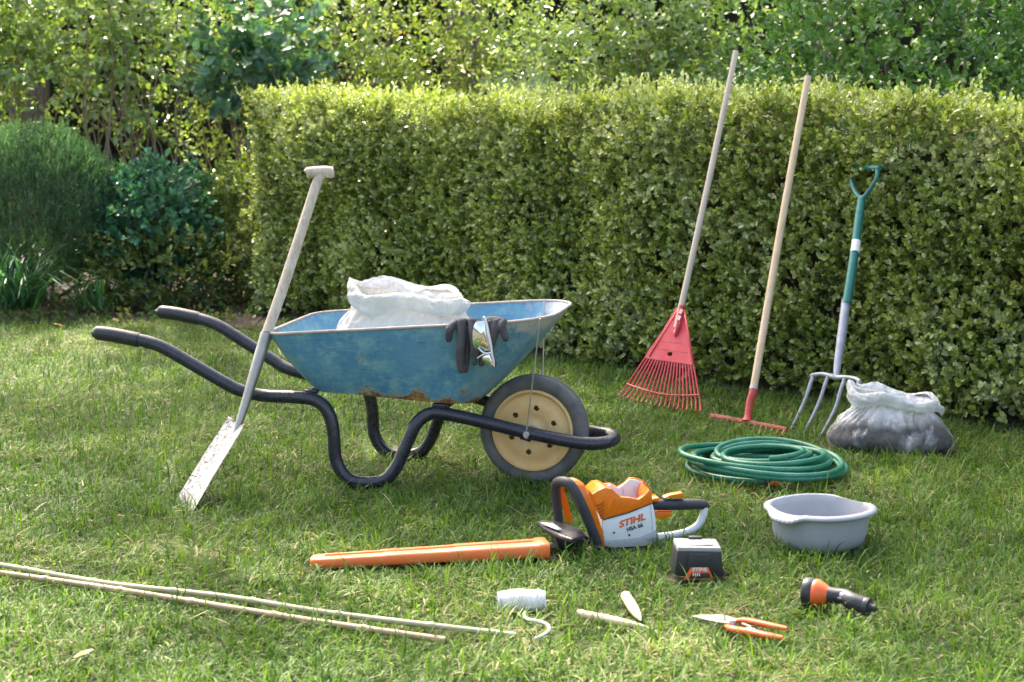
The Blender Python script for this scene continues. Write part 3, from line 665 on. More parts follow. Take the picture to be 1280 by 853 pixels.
yo = -.335
glove('work_glove', 'left charcoal glove hung over the tray edge with its long fingers down', [
    [(569, 405, yo+.005, .013), (562, 412, yo-.012, .016), (561, 424, yo-.012, .0125)],
    [(577, 403, yo, .014), (577, 425, yo-.014, .0165), (575, 445, yo-.010, .017), (577, 463, yo+.004, .0125)],
    [(589, 402, yo, .012), (591, 420, yo-.02, .013), (592, 442, yo-.016, .0105)],
    [(583, 405, yo+.01, .012), (584, 430, yo+.006, .012), (582, 463, yo+.016, .0115)],
    [(598, 404, yo, .012), (600, 425, yo-.012, .013), (596, 440, yo-.012, .0125), (593, 454, yo-.006, .0105)]],
    [[(*A(580, 412, yo)[:], .026), (*(A(580, 404.5, yo+.012)), .030), (*(A(581, 402, -.29)), .036), (A(581, 404, -.27).x, -.25, .56, .042), (A(581, 404, -.27).x, -.225, .50, .036)]])
glove('work_glove', 'right charcoal glove hung over the tray edge behind the safety glasses', [
    [(630, 402, yo, .012), (628, 409, yo-.012, .0145), (632, 423, yo-.012, .0125)],
    [(620, 403, yo, .013), (618, 418, yo-.014, .014), (613, 436, yo-.008, .0125), (611, 449, yo, .011)],
    [(612, 404, yo+.004, .012), (609, 425, yo-.002, .013), (604, 440, yo+.004, .012), (602, 455, yo+.008, .0105)],
    [(607, 405, yo, .011), (604, 422, yo-.004, .012), (616, 452, yo+.01, .012), (617, 456, yo+.012, .0105)]],
    [[(*A(617, 410, yo)[:], .026), (*(A(617, 402.5, yo+.012)), .030), (*(A(617, 400, -.29)), .036), (A(617, 402, -.27).x, -.255, .57, .042), (A(617, 402, -.27).x, -.23, .52, .034)]])
# ---- safety glasses
sgl = thing('safety_glasses', 'mirrored safety glasses with a white frame hung among the charcoal gloves', 'glasses', BF)
def lens(outline, bulge, name):
    rows = []; cx = sum(q[0] for q in outline)/len(outline); cz = sum(q[1] for q in outline)/len(outline)
    out = []
    for k in (1, .8, .6, .4, .2, .02): out.append([A(cx+(x-cx)*k, cz+(y-cz)*k, -.372-bulge*(1-k*k)) for x, y in outline])
    back = [[q+Vector((0, .0022, 0)) for q in r_] for r_ in out]
    MB().rings(out[::-1]+back, True, True).build(name, m_lens, sgl)
def smooth2(o, sub=4):
    k = len(o); v = [Vector((q[0], q[1], 0)) for q in o]; v = [v[-1]]+v+v[:2]; p_, _ = spline(v, [0]*len(v), sub); p_ = p_[sub:-sub-1]; return [(q.x, q.y) for q in p_]
lens(smooth2([(594, 404), (600, 401.5), (606, 402), (609, 412), (612, 428), (613, 438), (607, 439), (601, 438), (594, 436), (591, 428), (591, 414)]), .012, 'lens')
lens(smooth2([(603, 446), (608, 441.5), (612, 442), (615, 450), (616, 457), (610, 456), (604, 452)]), .005, 'lens')
fm = MB(); fm.tube([A(605, 396.5, -.371), A(608, 404, -.376), A(611, 417, -.380), A(614, 432, -.380), A(615, 443, -.378), A(617, 451, -.374), A(617.5, 458.5, -.370)], [.0030, .0036, .0034, .0034, .0042, .0036, .0026], 8, sub=4); fm.build('frame', m_wplast, sgl)
nb_ = MB(); nb_.tube([A(598, 435, -.381), A(603, 440, -.384), A(608, 442, -.382), A(614, 441, -.379)], [.0022, .003, .0034, .003], 8, sub=4); nb_.tube([A(606, 442, -.381), A(601, 445, -.379), A(596.5, 448, -.376)], [.003, .0022, .0016], 8, sub=4); nb_.build('nose_bridge', m_wplast, sgl)
MB().tube([A(605, 397, -.369), A(604.5, 396.5, -.34), A(603, 400, -.28), A(602, 410, -.22)], [.003, .003, .0024, .0024], 8, sub=4).build('temple', m_wplast, sgl)

# ================================================================== SPADE
sp = thing('spade', 'wooden handled spade with a scraped steel blade leaning on the wheelbarrow', 'spade', loc=G(230, 640)); so = Vector(sp.location)
def W(px, py, Y): return P(px, py, Y)-so
top_ = W(400, 216, 7.03); sock = W(332, 421, 6.835); neck = W(301.5, 521, 6.735); bend = W(297, 533, 6.722)
MB().tube([sock-(top_-sock)*.02, sock.lerp(top_, .35)+Vector((.004, 0, 0)), top_], [.0195, .0198, .0178], 16, sub=5).build('shaft', m_wood, sp)
ga = Vector((1, .25, -.02)).normalized(); gm = MB()
gm.tube([top_-ga*.052+Vector((0, 0, -.002)), top_-ga*.047, top_-ga*.02+Vector((0, 0, .002)), top_+ga*.02+Vector((0, 0, .003)), top_+ga*.045, top_+ga*.051], [.008, .019, .0205, .022, .0215, .012], 16, sub=4)
gm.build('grip', m_wood, sp)
dsh = (top_-neck).normalized()
MB().tube([sock+dsh*.012, sock, sock.lerp(neck, .35), sock.lerp(neck, .75), neck, bend], [.0215, .0218, .0205, .0165, .0145, .0120], 16, sub=4).build('socket', m_steel, sp)
B0 = G(218, 630)-so; B1 = G(240, 643)-so; tc = W(296, 527, 6.722); ax0 = (B1-B0); T0 = tc-ax0*.46; T1 = tc+ax0*.46
bl = MB(); rows = []; nv = 22
nrmv = (T0-B0).cross(ax0).normalized()
if nrmv.x > 0: nrmv = -nrmv
for i in range(nv+1):
    t_ = i/nv; row = []
    for j in range(13):
        s_ = j/12; e = B0.lerp(B1, s_); f_ = T0.lerp(T1, s_); q = f_.lerp(e, t_); c_ = (1-(2*s_-1)**2)
        q = q-nrmv*(.016*c_*(1-.3*t_))+nrmv*(.003*math.sin(math.pi*t_)); 
        if t_ < .08: q = q+(tc-q)*(.10*(1-t_/.08))*(abs(2*s_-1)**4)
        q.z += .012*(1-abs(2*s_-1)**2)*-(t_ > .96)*.5
        row.append(q)
    rows.append(row)
th = nrmv*.0022; bl.rings([r_+[q+th for q in r_[::-1]] for r_ in rows], True, True); bl.build('blade', m_blade, sp, sharp=45)
MB().tube([bend+dsh*.01-nrmv*-.0, bend.lerp(bend+(B0+B1)/2-tc, .12)-nrmv*.012, bend.lerp(bend+(B0+B1)/2-tc, .26)-nrmv*.010], [.0125, .0105, .003], 10, sub=4).build('strap', m_steel, sp)
for e_ in ([T0+nrmv*.001, T0.lerp(T1, .25)-nrmv*.011], [T0.lerp(T1, .75)-nrmv*.011, T1+nrmv*.001]): MB().tube(e_, .004, 6).build('tread', m_steel, sp)

# ================================================================== LEAF RAKE
def leanframe(O, L_, R_, T_): return Fr(O, u=Vector(R_)-Vector(L_), w=Vector(T_)-Vector(O))
LO = G(836, 508, .025); LF = leanframe(LO, G(775, 498, .025), G(877, 515, .025), P(920, 62, 8.93))
lr = thing('leaf_rake', 'red plastic fan rake with a grey wooden handle leaning on the hedge', 'rake', LF); A2 = LF.at
def xz(f, pts, yo=0.0): return [(f.at(x, y, yo).x, f.at(x, y, yo).z) for x, y in pts]
top2 = A2(920, 64); s2 = A2(852, 381)
MB().tube([s2-(top2-s2)*.09, s2.lerp(top2, .5)+Vector((.004, 0, 0)), top2], [.0145, .0142, .0125], 14, sub=5).build('shaft', m_wood3, lr)
plate = smooth = [(845, 386), (854.5, 384), (859, 404), (866, 450), (868, 457), (806, 448), (809, 442), (826, 418)]
pm = MB(); pm.prism(xz(LF, plate), -.004, .004, .0015); 
me = pm.mesh()
ob = bpy.data.objects.new('tmp', me); COL.objects.link(ob); hc = A2(838, 443); cu = MB().lathe([(.0125, -.05), (.0125, .05)], 20, hc, (0, 1, 0), cap=True).mesh()
bm = bmesh.new(); bm.from_mesh(cu); bmesh.ops.recalc_face_normals(bm, faces=bm.faces); bmesh.ops.scale(bm, vec=(1.25, 1, .8), verts=bm.verts, space=Matrix.Translation(-hc)); bm.to_mesh(cu); bm.free()
oc = bpy.data.objects.new('tmpc', cu); COL.objects.link(oc); md = ob.modifiers.new('b', 'BOOLEAN'); md.object = oc; md.solver = 'EXACT'
me2 = bpy.data.meshes.new_from_object(ob.evaluated_get(bpy.context.evaluated_depsgraph_get())); bpy.data.objects.remove(ob); bpy.data.objects.remove(oc)
link('fan_plate', me2, m_red, lr, False)
em = MB(); ec = [A2(x, y, -.004) for x, y in ((824, 426), (856, 430), (859, 441), (822, 436))]
em.tube(ec+[ec[0]], .0013, 6); em.build('embossed_border', m_red, lr)
rib = MB()
for e_ in (((847, 388), (812, 446)), ((855, 388), (867, 455))): rib.tube([A2(*e_[0], -.003), A2(*e_[1], -.003)], .005, 8)
rib.build('edge_rib', m_red, lr)
st_ = MB(); st_.tube([A2(852.5, 383, -.004), A2(848, 408, -.010), A2(843.5, 421, -.006)], [.017, .0145, .006], 12, sub=3, flat=.7); st_.build('socket', m_red, lr)
stk = MB()
for k in range(4):
    a_ = A2(851.0-2.2*k, 389.5+8*k, -.0245+.003*k*(k > 1)); stk.box(a_, (.017, .0012, .021), Matrix.Rotation(R(14), 3, 'Y'))
stk.build('sticker', M('worn_pink_sticker', (.62, .42, .38), (.7, .55, .5), 40, .6), lr, False)
NT_ = 19
for k in range(NT_):
    t_ = k/(NT_-1); xa = 807+(867-807)*t_; ya = 447+(457-447)*t_; xb = 775+(877-775)*t_; yb = 494+(514-494)*t_+4*math.sin(math.pi*t_)
    a_ = A2(xa, ya); c_ = A2(xb, yb); m2 = a_.lerp(c_, .8); dd = (c_-a_)
    MB().tube([a_-dd*.04, a_.lerp(c_, .5), m2, c_+Vector((0, -.010, 0)), c_+Vector((0, -.022, -.004))], [.0042, .0038, .0034, .003, .0022], 6, sub=2).build('tine', m_red, lr)
cb = [A2(784+(873-784)*t_, 480+(494-480)*t_+6*math.sin(math.pi*t_), -.001) for t_ in [i/12 for i in range(13)]]
MB().tube(cb, .0055, 8, flat=.6).build('cross_band', m_red, lr)

# ================================================================== BOW RAKE
RO = G(937, 529, .035); RF = leanframe(RO, G(888, 521, .035), G(984, 539, .035), P(1010, 93, 8.60))
br = thing('garden_rake', 'steel garden rake with a red socket and tan wooden handle', 'rake', RF); A3 = RF.at
t3 = A3(1010, 96); s3 = A3(941, 492)
MB().tube([s3, s3.lerp(t3, .5)+Vector((-.004, 0, 0)), t3], [.0165, .0165, .0150], 14, sub=5).build('shaft', m_wood2, br)
MB().tube([s3+(t3-s3)*.015, s3, A3(937, 505), A3(935, 520), A3(934, 527)], [.0178, .0178, .016, .0155, .022], 14, sub=3).build('socket', m_redm, br)
MB().tube([s3+(t3-s3)*.022, s3+(t3-s3)*.012], .0182, 14).build('ferrule', m_plate, br)
hl = A3(888, 519); hr = A3(984, 537); hz = MB(); n_ = (hr-hl); ang = -math.atan2(n_.z, n_.x)
hz.box((hl+hr)/2, (n_.length, .016, .016), Matrix.Rotation(ang, 3, 'Y'), .003); hz.build('head_bar', m_head, br)
for k in range(14):
    q = hl.lerp(hr, (k+.4)/13.8); wq = RF.wp(*q); e = RF.loc(wq+Vector((-.02, -.035, -.028)))
    MB().tube([q, q.lerp(e, .5)+Vector((0, 0, .003)), e], [.0045, .004, .0018], 6, sub=2).build('tooth', m_rust, br)

# ================================================================== FORK
FO = G(1012, 545); FF = leanframe(FO, G(985, 535), G(1032, 552), P(1080, 207, 8.42))
fk = thing('garden_fork', 'garden fork with a green D handle and four grey tines', 'fork', FF); A4 = FF.at
def tb(name, pts, r, m, n=14, sub=4, yo=0.0, flat=1.0): return MB().tube([A4(x, y, yo) for x, y in pts], r, n, sub=sub, flat=flat).build(name, m, fk)
tb('steel_socket', [(1057.5, 376), (1052, 420), (1047, 455), (1045.5, 472)], [.019, .0195, .0165, .0125], m_fork)
tb('shaft', [(1075, 262), (1066, 330), (1058, 380)], [.0185, .0190, .0192], m_green)
tb('label_band', [(1070.5, 302), (1068.8, 316)], .0198, m_white, 16, 1)
hd = MB(); hd.tube([A4(x, y) for x, y in ((1074.5, 268), (1076.5, 250), (1077, 246))], [.019, .0175, .014], 12, sub=3)
hd.tube([A4(x, y) for x, y in ((1077, 250), (1069, 240), (1065, 228), (1066, 215), (1074, 211))], [.012, .011, .0105, .0105, .012], 12, sub=4)
hd.tube([A4(x, y, .0) for x, y in ((1077, 250), (1083, 243), (1090, 233), (1096, 222), (1097, 211.5))], [.012, .010, .0095, .0095, .011], 12, sub=4)
hd.tube([A4(x, y) for x, y in ((1069, 212), (1078, 210.5), (1090, 210), (1100, 210.5))], [.0135, .0150, .0150, .0135], 12, sub=3)
link('d_handle', fuse(hd, .003, 4), m_green, fk)
sh = MB(); sh.tube([A4(x, y) for x, y in ((1014, 470), (1020, 468.5), (1030, 468), (1045, 472), (1060, 472), (1070, 474), (1075, 477))], [.0085, .0095, .009, .012, .009, .009, .008], 10, sub=4); sh.build('shoulder', m_fork, fk)
for pts in ([(1017, 469), (1013, 480), (1006, 498), (998, 518), (989, 541)], [(1036, 469), (1031, 482), (1024, 500), (1016, 520), (1007, 543)], [(1056, 473), (1051, 488), (1044, 508), (1035, 529), (1025, 551)], [(1074, 476), (1069, 492), (1063, 515), (1056, 535), (1046, 553)]):
    q = [A4(x, y) for x, y in pts]; q[-1] += Vector((0, -.01, -.002)); q[2] += Vector((0, .004, 0))
    MB().tube(q, [.0085, .0085, .0078, .0065, .003], 8, sub=4).build('tine', m_fork, fk)

# ================================================================== SOIL BAG
SB = Fr(G(1110, 572), R(-14)); sb = thing('compost_bag', 'clear plastic bag half full of dark soil beside the garden fork', 'bag', SB)
# frame origin sits at the front foot of the bag
pr = [(0, .14, .215, .115, .006, 0), (0, .14, .247, .142, .03, 0), (0, .14, .242, .142, .07, 0), (.0, .145, .205, .122, .115, .0), (.005, .15, .168, .096, .148, -.005), (.01, .155, .150, .078, .172, -.012), (.012, .155, .158, .082, .205, -.024), (.012, .155, .168, .086, .228, -.03), (.012, .155, .150, .07, .222, -.026), (.012, .155, .13, .05, .19, -.014), (.01, .15, .12, .05, .16, 0)]
MB().rings(bag_rings(dense(pr, 7), 220, .016, 7, 2.2, .014, .018, .155, .06), True, False).build('bag_film', m_film, sb, sharp=180)
cf = [(.012, .155, .158, .077, .224, -.028), (.012, .155, .180, .098, .230, -.03), (.012, .155, .190, .106, .212, -.028), (.012, .155, .184, .10, .182, -.02)]
MB().rings(bag_rings(dense(cf, 8), 220, .020, 8, 5.2, .018), False, False).build('rolled_collar', m_film, sb, sharp=180)
ps = [(0, .14, .205, .106, .012, 0), (0, .14, .236, .132, .03, 0), (0, .14, .232, .133, .07, 0), (0, .145, .194, .112, .110, 0), (.0, .15, .14, .075, .132, 0), (0, .15, .03, .02, .140, 0)]
MB().rings(bag_rings(dense(ps, 7), 180, .016, 7, 2.2, 0, .011, .155, .06), True, True).build('soil', m_soil, sb, sharp=180)

# ================================================================== HOSE
HF = Fr(G(956, 598)); hs = thing('garden_hose', 'coiled green garden hose with an orange connector', 'hose', HF)
pts = []; turns = 14; nn = 30; hr_ = .0112
def rad(t_):
    k = t_*turns; return .198+.070*math.sin(k*2.1+1.3)+.016*math.sin(k*5.3)
def sst(x): x = max(0, min(1, x)); return x*x*(3-2*x)
for i in range(turns*nn+1):
    t_ = i/(turns*nn); k = t_*turns; a = -2*math.pi*k+R(-96); b_ = sst((k-.25)/.7); r_ = .272*(1-b_)+rad(t_)*b_
    kk = k-math.floor(k); sm = kk*kk*(3-2*kk); n0_ = int(k)
    cx = (.03*math.sin(n0_*2.4+.5)*(1-sm)+.03*math.sin((n0_+1)*2.4+.5)*sm)*b_; cy = (.055*math.cos(n0_*1.7)*(1-sm)+.055*math.cos((n0_+1)*1.7)*sm)*b_
    x = cx+r_*math.cos(a)*1.05; y = cy+r_*math.sin(a)*.96
    z = .044+.0040*k+(.008*math.sin(a*1.5+k)+.006*math.sin(a*2+2.1*k))*b_; pts.append(Vector((x, y, max(.018, z))))
e0 = pts[0]
MB().tube(pts, hr_, 10, sub=3).build('tube', m_hose, hs)
c0 = e0+Vector((.004, 0, .002))
MB().lathe([(.001, -.012), (.0125, -.012), (.0135, -.006), (.0135, .010), (.011, .012)], 18, c0, (1, -.05, 0)).build('collar', m_dark, hs)
MB().lathe([(.013, .010), (.0165, .012), (.0175, .02), (.015, .024), (.0165, .028), (.017, .040), (.0145, .046), (.009, .047), (.008, .04)], 20, c0, (1, -.05, 0)).build('connector', m_ogloss, hs)

# ================================================================== BASIN
BO = G(1024, 684); bo = thing('washing_up_bowl', 'round grey plastic bowl with two wavy grip handles', 'bowl', loc=BO)
def bowl_ring(r_, z, hand=0.0, n=240):
    out = []
    for j in range(n):
        a = 2*math.pi*j/n; h = 0
        for a0 in (R(218), R(38)):
            d = abs((a-a0+math.pi) % (2*math.pi)-math.pi); h += math.exp(-(d/.36)**4)
        sq = 1+.02*math.cos(4*a+.6)
        wavy = .0022*math.sin((a-R(218))*70)*h*hand
        out.append(Vector(((r_+.013*h*hand)*sq*math.cos(a), (r_+.013*h*hand)*sq*math.sin(a), z-.017*h*hand+wavy)))
    return out
bw = MB(); bw.rings([bowl_ring(*q) for q in [(.100, .006), (.118, .010), (.131, .020), (.140, .036), (.146, .058), (.152, .115, .1), (.154, .1265, .3), (.165, .1225, .9), (.1725, .1225, 1), (.1755, .1265, 1), (.1735, .133, 1), (.165, .1365, .9), (.155, .1375, .5), (.150, .134, .2), (.148, .115), (.142, .058), (.136, .036), (.126, .022), (.112, .014), (.09, .012)]], True, True)
bw.build('bowl_body', m_basin, bo, sharp=60)

# ================================================================== HEDGE TRIMMER
TF = Fr(G(757, 690), R(12)); tm = thing('hedge_trimmer', 'orange and white cordless hedge trimmer with its blade in an orange cover', 'hedge trimmer', TF); A5 = TF.at
def poly(pts, yo): return xz(TF, pts, yo)
DB = .125
body = [(752, 650), (785, 641), (816, 628.5), (819, 640), (820.5, 651), (821.5, 668), (820, 676), (806, 683), (790, 687), (768, 687), (755.5, 684)]
def lift(pl): return [(x, max(z, .012)) for x, z in pl]
MB().prism(lift(poly(body, 0)), .0, DB, .010).build('white_body', m_wplast, tm)
MB().prism(lift(poly([(757, 676), (800, 671.5), (820.5, 662), (820, 676), (806, 683), (790, 686.5), (768, 686.5), (757, 683)], -.002)), -.002, .02, .002).build('grey_panel', m_gplast, tm)
near_o = [(740, 618), (748, 613), (756, 609.5), (765, 611), (770, 616), (776, 621.5), (788, 622.5), (798, 624.5), (806, 619), (811, 613), (814, 617), (816, 628), (785, 640.5), (752, 649.5), (748, 640)]
MB().prism(poly(near_o, -.003), -.003, .016, .003).build('orange_cover', m_orange, tm)
far_o = [(738, 612), (752, 604.5), (762, 603.5), (772, 608), (779, 603.5), (786, 596.5), (794, 597), (804, 600.5), (810, 609), (811, 624), (780, 634), (748, 640)]
MB().prism(poly(far_o, DB), DB-.012, DB+.003, .003).build('orange_cover', m_orange, tm)
lin = [(758, 607), (763, 605.5), (772, 610), (779, 605.5), (786, 599), (794, 599.5), (803, 602.5), (807, 611), (806, 626), (778, 632), (757, 632)]
MB().prism(poly(lin, DB-.0145), DB-.021, DB-.0125, .001).build('bay_liner', M('pale_grey_liner', (.52, .60, .64), (.48, .55, .59), 8, .45), tm)
blk = [(741, 618), (750, 610), (757, 609), (764, 612.5), (770, 619), (770, 640), (752, 646)]
MB().prism(poly(blk, .01), .006, DB-.004, .004).build('motor_cover', m_orange, tm)
blk2 = [(806, 621), (811, 611), (814.5, 615), (816, 629), (806, 632)]
MB().prism(poly(blk2, .01), .008, DB-.004, .003).build('rear_cover', m_orange, tm)
fl = A5(788, 634, .05); MB().box((fl.x, .06, fl.z), (.10, .10, .02), bev=.003).build('bay_floor', m_gplast, tm)
for (x, y) in ((779, 615), (793, 612)):
    q = A5(x, y, DB-.024); MB().box(q, (.0022, .003, .018), bev=.0008).build('bay_contact', m_gplast, tm)
vs_ = MB()
for k in range(5):
    a_ = A5(746.5+1.3*k*.9, 632.5+4.1*k, -.0045); b_ = A5(755.5-.1*k, 627.5+4.3*k, -.0045); vs_.tube([a_, b_], .0026, 6)
vs_.build('vent_slot', M('shadowed_orange_vent', (.42, .09, .008), (.36, .07, .006), 8, .5), tm)
MB().prism(poly([(759.5, 630), (764, 624), (766.5, 626), (764, 640), (758, 644)], -.006), -.006, 0, .002).build('moulded_rib', m_orange, tm)
for (x, y) in ((767.5, 666), (786.5, 669)):
    MB().lathe([(.0005, -.0015), (.0034, -.0015), (.0036, .002)], 12, A5(x, y, -.001), (0, 1, 0)).build('screw', m_dark, tm)
def lettering(txt, px, py, size, m, parent, fr, yo, slope, shear=.0, bold=0., sx=1.0):
    me = text_mesh(txt, size, .0006, shear, bold, sx=sx); q = fr.at(px, py, yo)
    M_ = Matrix.Translation(q) @ Matrix.Rotation(slope, 4, 'Y') @ Matrix.Rotation(R(90), 4, 'X'); me.transform(M_); return link('lettering', me, m, parent, False)
m_ink = M('dark_print', (.05, .05, .06), (.07, .07, .08), 60, .5)
lettering('STIHL', 789.5, 651.5, .029, m_ogloss, tm, TF, -.0012, R(-15), .28, .0010, 1.2)
lettering('HSA 66', 793.5, 659.6, .0175, m_ink, tm, TF, -.0012, R(-15), .0, .0006, 1.0)
MB().tube([A5(x, y, -.0012) for x, y in ((753, 650.5), (785, 641.5), (816, 629.2))], .0014, 6).build('panel_seam', m_dark, tm)
MB().tube([A5(x, y, -.0005) for x, y in ((813, 632), (815.5, 655), (815, 680))], .0010, 6).build('panel_seam', m_gplast, tm)
# front loop handle and its orange guard
loop = [A5(748, 688, .005), A5(744, 673, .0), A5(735, 650, -.004), A5(727, 632, -.006), A5(719, 615, .0), A5(711, 604.5, .012), A5(702, 602, .045), A5(696.5, 604, .085), A5(694.5, 612, .115), A5(696, 630, .125), A5(699, 655, .125), A5(700, 668, .12)]
MB().tube(loop, [.0155, .0165, .0165, .0165, .0165, .0165, .0165, .0165, .016, .015, .014, .013], 14, sub=5).build('front_handle', m_grip, tm)
gd = []
for (x0, y0, x1, y1, k) in ((749, 689, 757, 684, .01), (744, 672, 754, 668, .005), (737, 650, 748, 648, 0), (730, 632, 741, 630, 0), (722, 615, 734, 614, .006), (713, 604, 727, 604, .02), (705, 600.5, 715, 599, .05), (700, 602.5, 708, 601, .09), (699, 612, 705, 611, .12), (703, 632, 711, 632, .128), (707, 652, 716, 654, .128)):
    gd.append((A5(x0, y0, k), A5(x1, y1, k)))
gp = [q for q, _ in gd]; gq = [q for _, q in gd]; gp, _ = spline(gp, [0]*len(gp), 4); gq, _ = spline(gq, [0]*len(gq), 4)
rows = []
for a_, c_ in zip(gp, gq):
    n3 = Vector((0, .006, .004)); rows.append([a_, c_, c_+n3, a_+n3])
MB().rings(rows, True, True).build('hand_guard', m_orange, tm, sharp=35)
# gear housing and deflector plate
MB().prism(lift(poly([(693, 674), (705, 668), (730, 668), (742, 675), (746, 688), (735, 690), (700, 687)], .02)), .02, .11, .008).build('gear_housing', m_dark, tm)
dfl = [(671, 655), (676, 652.5), (700, 655), (727, 664), (731, 669), (715, 676), (700, 673), (680, 663)]
db = A5(700, 664, .06); pl = [TF.loc(G(x, y, .075)) for x, y in dfl]; rz = []
for dz, kk in ((-.008, .94), (-.004, 1), (.004, 1), (.008, .93)):
    cx = sum(q.x for q in pl)/8; cy = sum(q.y for q in pl)/8; rz.append([Vector((cx+(q.x-cx)*kk, cy+(q.y-cy)*kk, q.z+dz+.10*(q.x-cx)*-1*.25)) for q in pl])
MB().rings(rz, True, True).build('deflector_plate', m_dark, tm)
dp = [TF.loc(G(x, y, .090)) for x, y in ((676, 654.5), (691, 655), (703, 663), (696, 663))]
MB().rings([dp, [q+Vector((0, 0, .003)) for q in dp]], True, True).build('white_patch', m_white, tm)  # thin white patch laid on the deflector plate
MB().lathe([(.0005, -.004), (.014, -.004), (.016, 0), (.016, .02)], 20, A5(728, 683, .018), (0, 1, 0)).build('gear_knob', m_dark, tm)
b0 = A5(684, 683, .06); b1 = A5(700, 680, .06); MB().box((b0+b1)/2, ((b1-b0).length+.05, .055, .006), bev=.002).build('cutter_bar', m_steel, tm)
# blade cover: a long flat sleeve
k0 = A5(388, 701, .05); k1 = A5(683, 684.5, .06); rows = []
k0 = TF.loc(G(388, 702, .030)); k1 = TF.loc(G(683, 685, .034)); dr = (k1-k0); sd = Vector((0, 1, 0)); up3 = Vector((0, 0, 1))
for t_, w_, h_ in ((0, .012, .007), (.008, .026, .0125), (.03, .036, .0155), (.2, .038, .0165), (.30, .039, .017), (.305, .041, .0185), (.60, .043, .020), (.605, .046, .0215), (.955, .049, .0235), (.96, .052, .0265), (.99, .053, .027), (1.0, .051, .026)):
    c_ = k0+dr*t_; rows.append([c_+sd*(w_*math.copysign(abs(math.cos(a))**.42, math.cos(a)))+up3*(h_*math.copysign(abs(math.sin(a))**.42, math.sin(a))) for a in [2*math.pi*j/24 for j in range(24)]])
MB().rings(rows, True, True).build('blade_cover', m_orange2, tm, sharp=40)
kr = MB(); kr.tube([k0+dr*.06+up3*.0165, k0+dr*.3+up3*.0175, k0+dr*.6+up3*.021, k0+dr*.94+up3*.024], .0045, 8); kr.build('moulded_rib', m_orange2, tm)
# rear handle
rg = [A5(816, 631.5, .06), A5(828, 631, .06), A5(850, 631, .06), A5(870, 630.5, .06), A5(880, 631.5, .06), A5(882, 634, .06)]
MB().tube(rg, [.016, .0185, .0185, .0180, .0165, .011], 14, sub=4).build('rear_handle', m_grip, tm)
lg = [A5(880.5, 634, .06), A5(879, 644, .06), A5(872, 657, .06), A5(858, 665, .06), A5(840, 669, .06), A5(822, 672, .06)]
MB().tube(lg, [.012, .0125, .0125, .012, .012, .014], 12, sub=4, flat=1.0).build('handle_guard', m_wplast, tm)
MB().prism(poly([(829, 622), (836, 619), (853, 615.5), (855, 622.5)], .05), .045, .075, .003).build('trigger', m_orange, tm)
MB().prism(poly([(820, 640), (840, 640), (839, 645), (832, 648), (821, 648.5)], .05), .045, .075, .003).build('trigger', m_orange, tm)
MB().prism(poly([(813, 622), (822, 620.5), (822, 625), (815, 626)], .05), .03, .085, .003).build('lock_slider', m_orange, tm)

# ================================================================== BATTERY
AF = Fr(G(874, 726, .014), R(2)); bt = thing('battery_pack', 'black and grey trimmer battery with an orange charge panel', 'battery', AF); A6 = AF.at
fp = lift(poly0 := [(A6(x, y, 0).x, A6(x, y, 0).z) for x, y in ((847, 689), (902, 690), (904, 712), (905.5, 722), (900, 726), (847, 725), (842.5, 720), (844, 710))])
BD = .115
MB().prism([(x, max(z, .012)) for x, z in fp], .0, BD, .006).build('case', m_dark, bt)
tp6 = [(x, z) for x, z in ((fp[0][0]-.001, fp[0][1]-.004), (fp[1][0]+.001, fp[1][1]-.004), (fp[1][0]-.001, fp[1][1]+.011), (fp[0][0]+.001, fp[0][1]+.011))]
MB().prism(tp6, .004, BD, .004).build('grey_top', M('warm_grey_plastic', (.36, .355, .34), (.31, .305, .29), 8, .45), bt)
zt = fp[0][1]+.0105; xc = (fp[0][0]+fp[1][0])/2
MB().box((xc-.002, .055, zt+.0012), (.092, .055, .002), bev=.0008).build('top_label', m_white, bt)
MB().box((xc, .10, zt+.004), (.04, .02, .01), bev=.003).build('release_catch', m_dark, bt)
MB().prism([(A6(x, y, 0).x, A6(x, y, 0).z) for x, y in ((861, 692), (888, 692), (893, 713), (857, 713))], -.006, .004, .003).build('front_rib', m_dark, bt)
MB().prism([(A6(x, y, 0).x, A6(x, y, 0).z) for x, y in ((863, 709), (885, 709), (892, 724), (854.5, 724))], -.009, .0, .002).build('charge_panel', m_ogloss, bt)
MB().prism([(A6(x, y, 0).x, A6(x, y, 0).z) for x, y in ((864, 715.5), (886, 715.5), (889, 722.5), (860.5, 722.5))], -.0105, -.004, .0008).build('led_window', m_dark, bt)
for k in range(4):
    q = A6(866.5+2.6*k, 718.5, -.0108); MB().box(q, (.0032, .0012, .0085)).build('charge_led', m_white, bt, False)
lettering('STIHL', 874.5, 712.2, .0145, m_white, bt, AF, -.0095, 0, .28, .0005, 1.25)

